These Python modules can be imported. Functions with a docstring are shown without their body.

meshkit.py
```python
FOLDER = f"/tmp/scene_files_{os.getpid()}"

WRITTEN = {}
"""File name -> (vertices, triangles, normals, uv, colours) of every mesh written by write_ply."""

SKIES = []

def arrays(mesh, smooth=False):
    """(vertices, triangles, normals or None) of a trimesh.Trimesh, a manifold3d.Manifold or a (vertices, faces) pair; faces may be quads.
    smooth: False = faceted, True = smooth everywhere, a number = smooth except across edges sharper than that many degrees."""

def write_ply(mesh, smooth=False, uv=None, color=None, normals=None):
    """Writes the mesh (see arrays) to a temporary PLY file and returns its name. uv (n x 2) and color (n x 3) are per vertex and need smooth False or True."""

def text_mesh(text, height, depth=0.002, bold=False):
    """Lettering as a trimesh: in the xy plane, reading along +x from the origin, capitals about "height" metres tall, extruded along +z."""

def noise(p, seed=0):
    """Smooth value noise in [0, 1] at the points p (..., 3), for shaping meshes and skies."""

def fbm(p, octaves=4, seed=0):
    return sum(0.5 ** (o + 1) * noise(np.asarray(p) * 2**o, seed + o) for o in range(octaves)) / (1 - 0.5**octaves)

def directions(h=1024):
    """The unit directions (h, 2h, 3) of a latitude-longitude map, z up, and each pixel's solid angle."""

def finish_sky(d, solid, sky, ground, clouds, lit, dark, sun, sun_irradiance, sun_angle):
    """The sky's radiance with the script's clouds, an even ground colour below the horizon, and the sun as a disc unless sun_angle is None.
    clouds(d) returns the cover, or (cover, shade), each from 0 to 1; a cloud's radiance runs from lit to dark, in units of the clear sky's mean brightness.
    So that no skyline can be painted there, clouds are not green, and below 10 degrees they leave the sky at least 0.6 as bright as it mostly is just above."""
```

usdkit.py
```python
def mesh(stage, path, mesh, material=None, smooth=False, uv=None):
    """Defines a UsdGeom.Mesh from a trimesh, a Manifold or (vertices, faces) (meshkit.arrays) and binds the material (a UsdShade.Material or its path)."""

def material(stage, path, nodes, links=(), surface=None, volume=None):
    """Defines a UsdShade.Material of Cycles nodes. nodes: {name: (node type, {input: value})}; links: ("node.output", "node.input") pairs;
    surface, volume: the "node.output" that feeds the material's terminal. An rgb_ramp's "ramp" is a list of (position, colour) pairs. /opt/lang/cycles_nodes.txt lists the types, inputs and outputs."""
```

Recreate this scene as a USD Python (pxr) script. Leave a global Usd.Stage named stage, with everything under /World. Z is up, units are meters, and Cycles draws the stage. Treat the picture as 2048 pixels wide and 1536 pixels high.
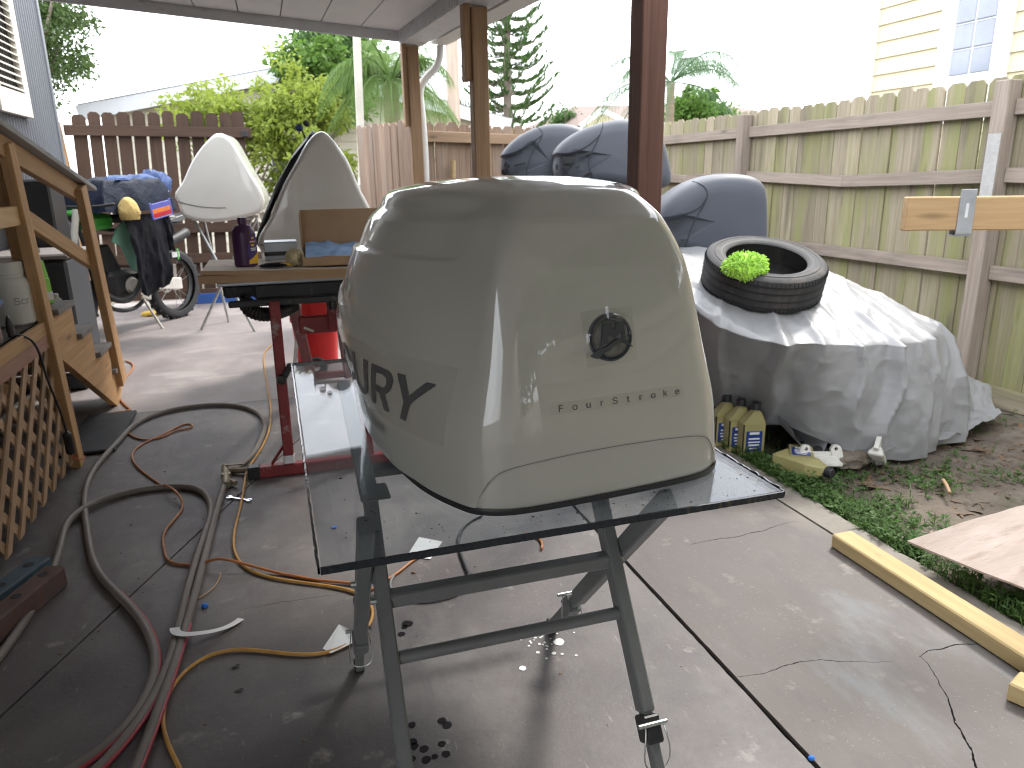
import math, random
import numpy as np, trimesh
import usdkit, meshkit
from pxr import Usd, UsdGeom, UsdLux, UsdShade, Gf, Sdf, Vt
from scipy.interpolate import PchipInterpolator, CubicSpline, splprep, splev
from shapely.geometry import Polygon, LineString, Point, box as sbox
from shapely import affinity
from shapely.ops import unary_union
import scipy.spatial as spatial

rng = np.random.default_rng(11)
stage = Usd.Stage.CreateInMemory()
UsdGeom.SetStageUpAxis(stage, 'Z'); UsdGeom.SetStageMetersPerUnit(stage, 1.0)
UsdGeom.Xform.Define(stage, '/World'); stage.SetDefaultPrim(stage.GetPrimAtPath('/World'))
UsdGeom.Scope.Define(stage, '/World/Looks')

# ------------------------------------------------------------------ camera, sky, sun, exposure
CAM_R = np.array([[0.952748, 0.098087, -0.287488], [-0.303306, 0.255443, -0.918017], [-0.016609, 0.961836, 0.273123]])
EXPOSURE = 1.88
SKY = 0.10
SUN_EL, SUN_DIR = 50.0, (0.75, 0.55)
cam = UsdGeom.Camera.Define(stage, '/World/camera')
m4 = np.eye(4); m4[:3, :3] = CAM_R; m4[:3, 3] = (0, 0, 1.43)
cam.AddTransformOp().Set(Gf.Matrix4d(m4.T.tolist()))
cam.CreateFocalLengthAttr(7.08); cam.CreateHorizontalApertureAttr(7.08 * 2048 / 1480.0); cam.CreateVerticalApertureAttr(7.08 * 1536 / 1480.0)
cam.CreateFStopAttr(1.9); cam.CreateFocusDistanceAttr(1.62); cam.CreateExposureAttr(EXPOSURE)
cam.CreateClippingRangeAttr(Gf.Vec2f(0.05, 3000))
sd = np.array([SUN_DIR[0], SUN_DIR[1], 0.0]); sd /= np.linalg.norm(sd)
sun_dir = sd * math.cos(math.radians(SUN_EL)) + np.array([0, 0, math.sin(math.radians(SUN_EL))])
sky = UsdLux.DomeLight.Define(stage, '/World/sky')
sky.GetPrim().SetCustomDataByKey('kind', 'structure')
skym = usdkit.material(stage, '/World/Looks/sky_look', {
    'tc': ('texture_coordinate', {}), 'mp': ('mapping', {'scale': (1.0, 1.0, 2.2)}),
    'n': ('noise_texture', {'scale': 2.1, 'detail': 6, 'roughness': 0.58}),
    'r': ('rgb_ramp', {'ramp': [(0.30, (0.35, 0.35, 0.35)), (0.52, (0.93, 0.93, 0.93)), (1, (1, 1, 1))]}),
    's': ('sky_texture', {'sky_type': 'single_scattering', 'sun_disc': False, 'sun_elevation': math.radians(SUN_EL), 'sun_rotation': math.atan2(sd[0], sd[1]), 'aerosol_density': 2.0}),
    'mx': ('mix', {'color2': (11.5, 11.9, 12.6)}), 'b': ('background_shader', {'strength': SKY})},
    [('tc.generated', 'mp.vector'), ('mp.vector', 'n.vector'), ('n.fac', 'r.fac'), ('r.color', 'mx.fac'), ('s.color', 'mx.color1'), ('mx.color', 'b.color')], surface='b.background')
UsdShade.MaterialBindingAPI.Apply(sky.GetPrim()).Bind(skym)
sun = UsdLux.DistantLight.Define(stage, '/World/sun')
sun.CreateIntensityAttr(0.3); sun.CreateAngleAttr(12.0); sun.CreateNormalizeAttr(True); sun.CreateColorAttr(Gf.Vec3f(1.0, 0.95, 0.88))
zc = sun_dir; xc = np.cross([0, 0, 1.0], zc); xc /= np.linalg.norm(xc); yc = np.cross(zc, xc)
m4 = np.eye(4); m4[:3, 0] = xc; m4[:3, 1] = yc; m4[:3, 2] = zc
sun.AddTransformOp().Set(Gf.Matrix4d(m4.T.tolist()))

# ------------------------------------------------------------------ materials
def mat(name, col, rough=0.6, var=0.12, scale=6.0, detail=5, stretch=(1, 1, 1), bump=0.0, bscale=None, metal=0.0, coat=0.0, spec=0.5, rand=0.0, stain=None, world=False, trans=0.0, bdist=0.01, **kw):
    c = np.array(col, float)
    nodes = {'tc': ('texture_coordinate', {}), 'oi': ('object_info', {}), 'sc': ('vector_math', {'math_type': 'scale', 'vector1': (7.1, 3.3, 5.7)}), 'ad': ('vector_math', {'math_type': 'add'}),
             'mp': ('mapping', {'scale': stretch}), 'n': ('noise_texture', {'scale': scale, 'detail': detail, 'roughness': 0.62}),
             'r': ('rgb_ramp', {'ramp': [(0.28, c * (1 - var)), (0.72, np.minimum(c * (1 + var), 0.95))]}),
             'p': ('principled_bsdf', {'roughness': rough, 'metallic': metal, 'coat_weight': coat, 'coat_roughness': 0.02, 'specular_ior_level': spec, **kw})}
    links = [('oi.random', 'sc.scale'), ('tc.object', 'ad.vector1'), ('sc.vector', 'ad.vector2'), ('ad.vector', 'mp.vector'), ('mp.vector', 'n.vector'), ('n.fac', 'r.fac')]
    out = 'r.color'
    if rand:
        nodes['mr'] = ('map_range', {'from_min': 0.0, 'from_max': 1.0, 'to_min': 1 - rand, 'to_max': 1 + rand}); nodes['hv'] = ('hsv', {})
        links += [('oi.random', 'mr.value'), ('mr.result', 'hv.value'), (out, 'hv.color')]; out = 'hv.color'
    for k, (scol, sscale, lo, hi, sstr) in enumerate(stain or []):
        a = f's{k}'
        nodes[a + 'm'] = ('mapping', {'scale': sstr, 'location': (3.1 * k + 1, 1.7 * k, 0.6 * k)}); nodes[a + 'n'] = ('noise_texture', {'scale': sscale, 'detail': 5, 'roughness': 0.65})
        nodes[a + 'r'] = ('map_range', {'from_min': lo, 'from_max': hi, 'to_min': 0.0, 'to_max': 1.0, 'clamp': True}); nodes[a + 'x'] = ('mix', {'color2': scol})
        links += [('ad.vector', a + 'm.vector'), (a + 'm.vector', a + 'n.vector'), (a + 'n.fac', a + 'r.value'), (a + 'r.result', a + 'x.fac'), (out, a + 'x.color1')]; out = a + 'x.color'
    links.append((out, 'p.base_color'))
    if bump:
        nodes['bn'] = ('noise_texture', {'scale': bscale or scale * 6, 'detail': 4, 'roughness': 0.6}); nodes['bp'] = ('bump', {'strength': bump, 'distance': bdist})
        links += [('mp.vector', 'bn.vector'), ('bn.fac', 'bp.height'), ('bp.normal', 'p.normal')]
    surface = 'p.BSDF'
    if trans:
        nodes['tl'] = ('translucent_bsdf', {}); nodes['mc'] = ('mix_closure', {'fac': trans})
        links += [(out, 'tl.color'), ('p.BSDF', 'mc.closure1'), ('tl.BSDF', 'mc.closure2')]; surface = 'mc.closure'
    return usdkit.material(stage, '/World/Looks/' + name, nodes, links, surface=surface)

def wood(name, dark, light, rough=0.75, rand=0.15, stain=None, fine=1.0, bump=0.35):
    """grain runs along the board's own x axis"""
    d, l = np.array(dark, float), np.array(light, float)
    nodes = {'tc': ('texture_coordinate', {}), 'oi': ('object_info', {}), 'sc': ('vector_math', {'math_type': 'scale', 'vector1': (17.0, 9.3, 5.7)}), 'ad': ('vector_math', {'math_type': 'add'}),
             'mp': ('mapping', {'scale': (1.1, 26 * fine, 26 * fine)}), 'n': ('noise_texture', {'scale': 1.0, 'detail': 4, 'roughness': 0.6, 'distortion': 1.1}),
             'mp2': ('mapping', {'scale': (3, 110 * fine, 110 * fine)}), 'n2': ('noise_texture', {'scale': 1.0, 'detail': 3, 'roughness': 0.6}),
             'mxn': ('mix_float', {'fac': 0.35}), 'r': ('rgb_ramp', {'ramp': [(0.30, d), (0.5, (d + l) / 2), (0.68, l)]}),
             'kn': ('voronoi_texture', {'scale': 1.0}), 'mp3': ('mapping', {'scale': (1.6, 7.0, 7.0)}), 'kr': ('map_range', {'from_min': 0.03, 'from_max': 0.12, 'to_min': 0.75, 'to_max': 0.0, 'clamp': True}), 'kx': ('mix', {'color2': d * 0.45}),
             'mr': ('map_range', {'to_min': 1 - rand, 'to_max': 1 + rand}), 'hv': ('hsv', {}),
             'bp': ('bump', {'strength': bump, 'distance': 0.004}), 'p': ('principled_bsdf', {'roughness': rough, 'specular_ior_level': 0.3})}
    links = [('oi.random', 'sc.scale'), ('tc.object', 'ad.vector1'), ('sc.vector', 'ad.vector2'), ('ad.vector', 'mp.vector'), ('mp.vector', 'n.vector'), ('ad.vector', 'mp2.vector'), ('mp2.vector', 'n2.vector'), ('n.fac', 'mxn.a'), ('n2.fac', 'mxn.b'), ('mxn.result', 'r.fac'),
             ('ad.vector', 'mp3.vector'), ('mp3.vector', 'kn.vector'), ('kn.distance', 'kr.value'), ('kr.result', 'kx.fac'), ('r.color', 'kx.color1'), ('oi.random', 'mr.value'), ('mr.result', 'hv.value'), ('kx.color', 'hv.color'), ('mxn.result', 'bp.height'), ('bp.normal', 'p.normal')]
    out = 'hv.color'
    for k, (scol, sstr, lo, hi) in enumerate(stain or []):
        a = f's{k}'
        nodes[a + 'm'] = ('mapping', {'scale': sstr, 'location': (3.1 * k + 1, 1.7 * k, 0.6 * k)}); nodes[a + 'n'] = ('noise_texture', {'scale': 1.0, 'detail': 5, 'roughness': 0.6})
        nodes[a + 'r'] = ('map_range', {'from_min': lo, 'from_max': hi, 'to_min': 0.0, 'to_max': 0.8, 'clamp': True}); nodes[a + 'x'] = ('mix', {'color2': scol})
        links += [('ad.vector', a + 'm.vector'), (a + 'm.vector', a + 'n.vector'), (a + 'n.fac', a + 'r.value'), (a + 'r.result', a + 'x.fac'), (out, a + 'x.color1')]; out = a + 'x.color'
    links.append((out, 'p.base_color'))
    return usdkit.material(stage, '/World/Looks/' + name, nodes, links, surface='p.BSDF')

def film(name, tint, haze=0.08, hcol=(0.7, 0.7, 0.68), ior=1.45, rough=0.05):
    return usdkit.material(stage, '/World/Looks/' + name, {'f': ('layer_weight', {'blend': 0.5}), 'fp': ('math', {'math_type': 'power', 'value2': 5.0}), 'fm': ('math', {'math_type': 'multiply_add', 'value2': 0.22 if ior > 1.46 else 0.35, 'value3': 0.045}), 't': ('transparent_bsdf', {'color': tint}), 'g': ('glossy_bsdf', {'color': (1, 1, 1), 'roughness': rough}), 'd': ('diffuse_bsdf', {'color': hcol}),
        'm1': ('mix_closure', {'fac': haze}), 'm2': ('mix_closure', {})},
        [('t.BSDF', 'm1.closure1'), ('d.BSDF', 'm1.closure2'), ('f.facing', 'fp.value1'), ('fp.value', 'fm.value1'), ('fm.value', 'm2.fac'), ('m1.closure', 'm2.closure1'), ('g.BSDF', 'm2.closure2')], surface='m2.closure')

def leafmat(name, a, b, trans=0.35, dead=None, deadcut=0.9):
    ramp = [(0.0, a), (0.55, (np.array(a) + np.array(b)) / 2), (0.85, b)]
    if dead is not None:
        ramp = [(0.0, a), (deadcut - 0.12, b), (deadcut, dead), (1, dead)]
    return usdkit.material(stage, '/World/Looks/' + name, {'g': ('geometry', {}), 'r': ('rgb_ramp', {'ramp': ramp}), 'p': ('principled_bsdf', {'roughness': 0.55, 'specular_ior_level': 0.3}), 't': ('translucent_bsdf', {}), 'm': ('mix_closure', {'fac': trans})},
        [('g.random_per_island', 'r.fac'), ('r.color', 'p.base_color'), ('r.color', 't.color'), ('p.BSDF', 'm.closure1'), ('t.BSDF', 'm.closure2')], surface='m.closure')

K = {}
K['paint'] = mat('warm_white_paint', (0.37, 0.356, 0.312), rough=0.33, var=0.012, coat=1.0, spec=0.2, coat_ior=1.62)
K['paint2'] = mat('white_paint', (0.56, 0.55, 0.51), rough=0.3, var=0.02, coat=1.0)
K['gasket'] = mat('black_gasket', (0.012, 0.012, 0.013), rough=0.45)
K['seam'] = mat('dark_seam', (0.10, 0.095, 0.085), rough=0.6)
K['decal'] = mat('charcoal_decal', (0.075, 0.073, 0.072), rough=0.4, var=0.1, scale=40)
K['decal_fade'] = mat('grey_decal', (0.16, 0.155, 0.14), rough=0.4)
K['emblem'] = mat('black_gloss_emblem', (0.012, 0.014, 0.02), rough=0.18, coat=1.0)
K['emblem2'] = mat('dark_chrome_emblem', (0.07, 0.075, 0.085), rough=0.22, metal=0.7)
K['backing'] = film('backing_film', (0.90, 0.895, 0.88), haze=0.12, hcol=(0.5, 0.48, 0.42), rough=0.15)
K['clearfilm'] = film('clear_film', (0.96, 0.96, 0.95), haze=0.015, rough=0.04)
K['glass'] = film('clear_sheet', (0.80, 0.83, 0.85), haze=0.05, hcol=(0.55, 0.58, 0.62), ior=1.5, rough=0.004)
K['glassedge'] = mat('dark_glass_edge', (0.008, 0.011, 0.014), rough=0.12)
K['steel'] = mat('grey_painted_steel', (0.115, 0.118, 0.115), rough=0.45, var=0.12, scale=14, bump=0.05)
K['zinc'] = mat('zinc_hardware', (0.45, 0.46, 0.45), rough=0.35, metal=0.9, var=0.2, scale=30)
K['galv'] = mat('galvanised_steel', (0.42, 0.43, 0.45), rough=0.5, metal=0.6, var=0.15, scale=18)
conc_st = [((0.20, 0.182, 0.172), 1.1, 0.50, 0.70, (1, 1, 1)), ((0.070, 0.061, 0.065), 1.9, 0.53, 0.72, (1, 1, 1)), ((0.25, 0.23, 0.21), 9.0, 0.62, 0.74, (1, 1, 1)), ((0.10, 0.080, 0.083), 4.0, 0.52, 0.66, (1.0, 0.35, 1)), ((0.22, 0.205, 0.195), 42.0, 0.64, 0.76, (1, .25, 1)), ((0.045, 0.041, 0.041), 30.0, 0.66, 0.76, (1, 1, 1)), ((0.20, 0.185, 0.172), 130.0, 0.62, 0.72, (1, 1, 1))]
K['concrete'] = mat('stained_concrete', (0.108, 0.097, 0.094), rough=0.6, var=0.26, scale=3.2, detail=9, bump=0.28, bscale=70, stain=conc_st, bdist=0.004)
K['concrete_far'] = mat('stained_concrete_outer', (0.108, 0.094, 0.084), rough=0.66, var=0.2, scale=2.6, detail=9, bump=0.28, bscale=70, bdist=0.004,
    stain=[((0.105, 0.09, 0.085), 1.3, 0.5, 0.68, (1, 0.5, 1)), ((0.20, 0.175, 0.145), 1.6, 0.55, 0.75, (1, 0.6, 1)), ((0.15, 0.155, 0.16), 2.2, 0.57, 0.72, (1.3, 0.5, 1)), ((0.22, 0.20, 0.175), 9.0, 0.62, 0.75, (1, 1, 1)), ((0.07, 0.06, 0.055), 26.0, 0.66, 0.75, (1, 1, 1)), ((0.23, 0.21, 0.185), 120.0, 0.62, 0.72, (1, 1, 1)), ((0.085, 0.072, 0.070), 3.2, 0.55, 0.7, (1, .4, 1))])
K['concrete_back'] = mat('cleaner_back_concrete', (0.245, 0.215, 0.205), rough=0.6, var=0.2, scale=2.4, detail=9, bump=0.28, bscale=70, bdist=0.004, stain=[((0.16, 0.135, 0.13), 1.1, 0.52, 0.72, (1, .5, 1)), ((0.34, 0.31, 0.29), 3, 0.56, 0.72, (.5, 1, 1))])  # paler pinkish back slab, lightened further to stand in for far-end daylight
K['concrete_edge'] = mat('pale_concrete_edge', (0.20, 0.178, 0.15), rough=0.75, var=0.2, scale=4, detail=9, bump=0.35, bscale=60, bdist=0.004, stain=[((0.14, 0.125, 0.10), 2.5, 0.55, 0.72, (1, 1, 1))])
K['grout'] = mat('joint_dirt', (0.035, 0.03, 0.025), rough=0.95, var=0.4, scale=20)
K['soil'] = mat('yard_soil', (0.13, 0.105, 0.082), rough=0.95, var=0.35, scale=5, detail=9, bump=0.6, bscale=30, stain=[((0.24, 0.205, 0.17), 1.6, 0.52, 0.68, (1, 1, 1)), ((0.06, 0.045, 0.032), 6, 0.56, 0.68, (1, 1, 1)), ((0.05, 0.075, 0.025), 1.1, 0.55, 0.66, (1, 1, 1))], bdist=0.02)
K['chip'] = leafmat('wood_chip', (0.16, 0.10, 0.06), (0.42, 0.31, 0.20), trans=0.0)
K['blade'] = leafmat('weed_leaf', (0.09, 0.165, 0.045), (0.25, 0.36, 0.11), trans=0.4, dead=(0.40, 0.34, 0.16), deadcut=0.93)
green = [((0.185, 0.195, 0.07), (0.55, 5, 5), 0.455, 0.64), ((0.10, 0.085, 0.06), (1.0, 9, 9), 0.56, 0.72)]
K['fence_grey'] = wood('weathered_picket', (0.168, 0.138, 0.094), (0.305, 0.263, 0.188), rand=0.2, stain=green, bump=0.5)
K['rail_grey'] = wood('weathered_rail', (0.17, 0.135, 0.105), (0.30, 0.25, 0.21), rand=0.1, stain=[((0.12, 0.10, 0.085), (1.0, 6, 6), 0.56, 0.72)], bump=0.4)
K['fence_tan'] = wood('tan_picket', (0.17, 0.105, 0.07), (0.33, 0.245, 0.18), rand=0.22, stain=[((0.24, 0.21, 0.18), (0.8, 4, 4), 0.5, 0.66)])
K['rail_tan'] = wood('tan_rail', (0.26, 0.165, 0.10), (0.40, 0.28, 0.185), rand=0.1)
K['fence_brown'] = wood('dark_stained_picket', (0.040, 0.022, 0.014), (0.072, 0.043, 0.029), rand=0.18, rough=0.7)
K['post_wood'] = wood('treated_post', (0.25, 0.145, 0.08), (0.42, 0.28, 0.17), rand=0.15)
K['post_dark'] = wood('red_brown_post', (0.085, 0.040, 0.030), (0.165, 0.085, 0.062), rand=0.05)
K['pine'] = wood('fresh_pine', (0.40, 0.285, 0.13), (0.56, 0.43, 0.225), rand=0.08, fine=0.6, bump=0.15)
K['pine_board'] = wood('orange_pine_board', (0.42, 0.26, 0.125), (0.58, 0.40, 0.22), rand=0.05, fine=0.7, bump=0.15)
K['stair'] = wood('honey_stained_lumber', (0.33, 0.185, 0.083), (0.53, 0.33, 0.165), rand=0.14)
K['stair_red'] = wood('reddish_skirt_board', (0.24, 0.125, 0.09), (0.38, 0.22, 0.165), rand=0.1)
K['lattice'] = wood('lattice_slat', (0.28, 0.175, 0.105), (0.46, 0.31, 0.20), rand=0.2)
K['tread'] = wood('grey_tread', (0.15, 0.135, 0.125), (0.27, 0.25, 0.235), rand=0.1)
K['deckgrey'] = wood('grey_deck_board', (0.10, 0.09, 0.078), (0.19, 0.17, 0.15), rand=0.12)
K['cap'] = wood('grey_rail_cap', (0.27, 0.265, 0.255), (0.38, 0.375, 0.36), rand=0.03, bump=0.15)
K['roof_under'] = mat('white_roof_pan', (0.70, 0.71, 0.73), rough=0.5, var=0.04, scale=3)
K['fascia'] = mat('white_fascia', (0.62, 0.63, 0.65), rough=0.5, var=0.08, scale=9, stain=[((0.33, 0.32, 0.31), 6, 0.6, 0.75, (1, 1, 3))])
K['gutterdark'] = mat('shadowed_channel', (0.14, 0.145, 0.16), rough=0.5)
K['corr'] = mat('blue_grey_corrugated_metal', (0.165, 0.172, 0.19), rough=0.45, var=0.08, scale=2, metal=0.25)
K['trim_white'] = mat('white_trim', (0.72, 0.72, 0.70), rough=0.5, var=0.05)
K['louver'] = mat('cream_louver', (0.62, 0.59, 0.52), rough=0.5, var=0.05)
K['siding'] = mat('yellow_siding', (0.56, 0.50, 0.33), rough=0.5, var=0.03, scale=2)
K['siding2'] = mat('beige_siding', (0.60, 0.56, 0.46), rough=0.5, var=0.04, scale=2)
K['siding3'] = mat('pale_siding', (0.66, 0.65, 0.62), rough=0.5, var=0.04, scale=2)
K['shingle'] = mat('brown_shingle', (0.16, 0.115, 0.095), rough=0.9, var=0.25, scale=9)
K['roofwhite'] = mat('pale_roof_metal', (0.62, 0.64, 0.68), rough=0.5, var=0.04)
K['block'] = mat('glass_block', (0.22, 0.24, 0.29), rough=0.12, var=0.15, scale=3, spec=0.8)
K['mortar'] = mat('white_mortar', (0.7, 0.7, 0.7), rough=0.7)
K['window'] = mat('dark_window', (0.06, 0.065, 0.07), rough=0.06, spec=0.7)
K['bark'] = mat('grey_bark', (0.17, 0.14, 0.11), rough=0.9, var=0.35, scale=8, stretch=(1, 1, 0.25), bump=0.7, bscale=20)
K['palmtrunk'] = mat('palm_trunk', (0.26, 0.20, 0.145), rough=0.9, var=0.25, scale=6, stretch=(0.4, 0.4, 3), bump=0.6)
K['pole'] = mat('weathered_pole', (0.40, 0.31, 0.25), rough=0.85, var=0.2, scale=6, stretch=(3, 3, 0.2), bump=0.3)
K['whitepole'] = mat('whitewashed_post', (0.42, 0.40, 0.34), rough=0.7, var=0.12, scale=6)
K['lf_oak'] = leafmat('oak_leaf', (0.08, 0.13, 0.04), (0.22, 0.28, 0.10), trans=0.4, dead=(0.38, 0.21, 0.12), deadcut=0.84)
K['lf_yellow'] = leafmat('yellow_green_leaf', (0.24, 0.30, 0.05), (0.60, 0.59, 0.14), trans=0.5, dead=(0.55, 0.46, 0.16), deadcut=0.84)
K['lf_green'] = leafmat('bright_green_leaf', (0.09, 0.17, 0.03), (0.25, 0.38, 0.06), trans=0.45)
K['lf_pine'] = leafmat('pine_needle', (0.06, 0.12, 0.03), (0.20, 0.31, 0.075), trans=0.3)
K['lf_palm'] = leafmat('palm_leaflet', (0.12, 0.20, 0.05), (0.34, 0.42, 0.13), trans=0.45, dead=(0.58, 0.44, 0.17), deadcut=0.85)
K['lf_palm2'] = leafmat('far_palm_leaflet', (0.09, 0.165, 0.075), (0.22, 0.33, 0.15), trans=0.45)
K['cover'] = mat('slate_cover_shell', (0.047, 0.053, 0.070), rough=0.55, var=0.1, scale=3, bump=0.15, bscale=220, bdist=0.003, spec=0.5, sheen_weight=0.15)
K['cover_seam'] = mat('slate_seam', (0.02, 0.024, 0.032), rough=0.8)
K['vent'] = mat('black_vent', (0.010, 0.011, 0.013), rough=0.7)
K['enginewhite'] = mat('white_engine_leg', (0.62, 0.62, 0.62), rough=0.4)
K['tarp'] = usdkit.material(stage, '/World/Looks/silver_tarp', {'tc': ('texture_coordinate', {}), 'n': ('noise_texture', {'scale': 3.0, 'detail': 6, 'roughness': 0.65}), 'r': ('rgb_ramp', {'ramp': [(0.3, (0.235, 0.235, 0.238)), (0.6, (0.275, 0.275, 0.28)), (0.75, (0.31, 0.31, 0.315))]}),
    'dn': ('noise_texture', {'scale': 4.0, 'detail': 3}), 'dm': ('vector_math', {'math_type': 'multiply_add', 'vector2': (0.10, 0.10, 0.10)}), 'v': ('voronoi_texture', {'scale': 9.0, 'feature': 'distance_to_edge'}), 'v2': ('voronoi_texture', {'scale': 24.0, 'feature': 'f1'}), 'rn': ('noise_texture', {'type': 'ridged_multifractal', 'use_normalize': True, 'scale': 5.0, 'detail': 5, 'roughness': 0.6}),
    'm1': ('math', {'math_type': 'multiply_add', 'value2': 0.5}), 'm2': ('math', {'math_type': 'multiply_add', 'value2': 0.25}), 'bp': ('bump', {'strength': 0.07, 'distance': 0.03}), 'p': ('principled_bsdf', {'roughness': 0.42, 'specular_ior_level': 0.75})},
    [('tc.object', 'n.vector'), ('n.fac', 'r.fac'), ('r.color', 'p.base_color'), ('tc.object', 'dn.vector'), ('dn.color', 'dm.vector1'), ('tc.object', 'dm.vector3'), ('dm.vector', 'v.vector'), ('dm.vector', 'v2.vector'), ('tc.object', 'rn.vector'), ('v.distance', 'm1.value1'), ('rn.fac', 'm1.value3'), ('v2.distance', 'm2.value1'), ('m1.value', 'm2.value3'), ('m2.value', 'bp.height'), ('bp.normal', 'p.normal')], surface='p.BSDF')
K['rubber'] = mat('tyre_rubber', (0.034, 0.033, 0.034), rough=0.75, var=0.25, scale=9, stain=[((0.085, 0.075, 0.065), 7, 0.52, 0.74, (1, 1, .4))])
K['rubber2'] = mat('black_rubber', (0.018, 0.018, 0.02), rough=0.6, var=0.2)
K['limefab'] = mat('lime_microfibre', (0.34, 0.60, 0.05), rough=0.9, var=0.2, scale=20, sheen_weight=0.4)
K['oilgold'] = mat('olive_gold_plastic', (0.34, 0.30, 0.13), rough=0.38, var=0.06)
K['navylabel'] = mat('navy_label', (0.02, 0.045, 0.18), rough=0.35)
K['whiteprint'] = mat('white_print', (0.75, 0.75, 0.75), rough=0.5)
K['blackcap'] = mat('black_plastic', (0.014, 0.014, 0.015), rough=0.4)
K['castwhite'] = mat('white_cast_metal', (0.62, 0.60, 0.55), rough=0.5, var=0.1, scale=20, stain=[((0.2, 0.17, 0.13), 18, 0.6, 0.72, (1, 1, 1))])
K['plywood'] = mat('grey_pink_plywood', (0.34, 0.27, 0.23), rough=0.8, var=0.15, scale=5, stretch=(0.6, 3, 1), bump=0.3, stain=[((0.42, 0.36, 0.33), 2, 0.5, 0.7, (0.5, 2, 1)), ((0.20, 0.135, 0.10), 4, 0.6, 0.74, (0.5, 2, 1))])
K['redsaw'] = mat('worn_red_paint', (0.20, 0.022, 0.024), rough=0.5, var=0.2, scale=10, stain=[((0.30, 0.24, 0.23), 9, 0.60, 0.72, (1, 1, 1))])
K['blacksaw'] = mat('dusty_black_plastic', (0.024, 0.025, 0.027), rough=0.55, var=0.25, scale=10, stain=[((0.12, 0.115, 0.11), 7, 0.58, 0.74, (2.5, 2.5, 0.6))])
K['redplastic'] = mat('bright_red_plastic', (0.62, 0.018, 0.016), rough=0.4, var=0.05)
K['card'] = mat('brown_cardboard', (0.42, 0.275, 0.16), rough=0.85, var=0.1, scale=6)
K['cardlight'] = mat('pale_cardboard_top', (0.58, 0.50, 0.42), rough=0.85, var=0.1, scale=6)
K['bluepaper'] = mat('pale_blue_paper', (0.27, 0.42, 0.68), rough=0.8, var=0.08)
K['purple'] = mat('purple_bottle', (0.055, 0.012, 0.065), rough=0.35, var=0.05)
K['purplelabel'] = mat('violet_label', (0.05, 0.03, 0.16), rough=0.4)
K['yellow'] = mat('amber_label', (0.72, 0.42, 0.03), rough=0.45)
K['wool'] = mat('wool_pad', (0.55, 0.46, 0.28), rough=0.95, var=0.25, scale=30, sheen_weight=0.5)
K['hose'] = mat('grey_air_hose', (0.165, 0.145, 0.13), rough=0.55, var=0.15, scale=5, spec=0.4)
K['hosered'] = mat('red_hose', (0.34, 0.045, 0.06), rough=0.5)
K['cord'] = mat('dirty_orange_cord', (0.46, 0.235, 0.05), rough=0.5, var=0.25, scale=14)
K['cordbrown'] = mat('brown_orange_cord', (0.36, 0.135, 0.045), rough=0.5, var=0.3, scale=14)
K['cordblack'] = mat('black_cord', (0.02, 0.022, 0.024), rough=0.45)
K['cordgrey'] = mat('grey_cord', (0.15, 0.155, 0.16), rough=0.45)
K['cordred'] = mat('red_wire', (0.5, 0.06, 0.03), rough=0.5)
K['paper'] = mat('white_paper', (0.72, 0.72, 0.71), rough=0.75, var=0.03)
K['bluetape'] = mat('blue_tape', (0.02, 0.16, 0.62), rough=0.6)
K['chrome'] = mat('chrome_tool', (0.62, 0.64, 0.68), rough=0.18, metal=1.0, var=0.05)
K['brass'] = mat('dirty_brass', (0.20, 0.165, 0.11), rough=0.5, metal=0.5, var=0.3, scale=30)
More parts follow.
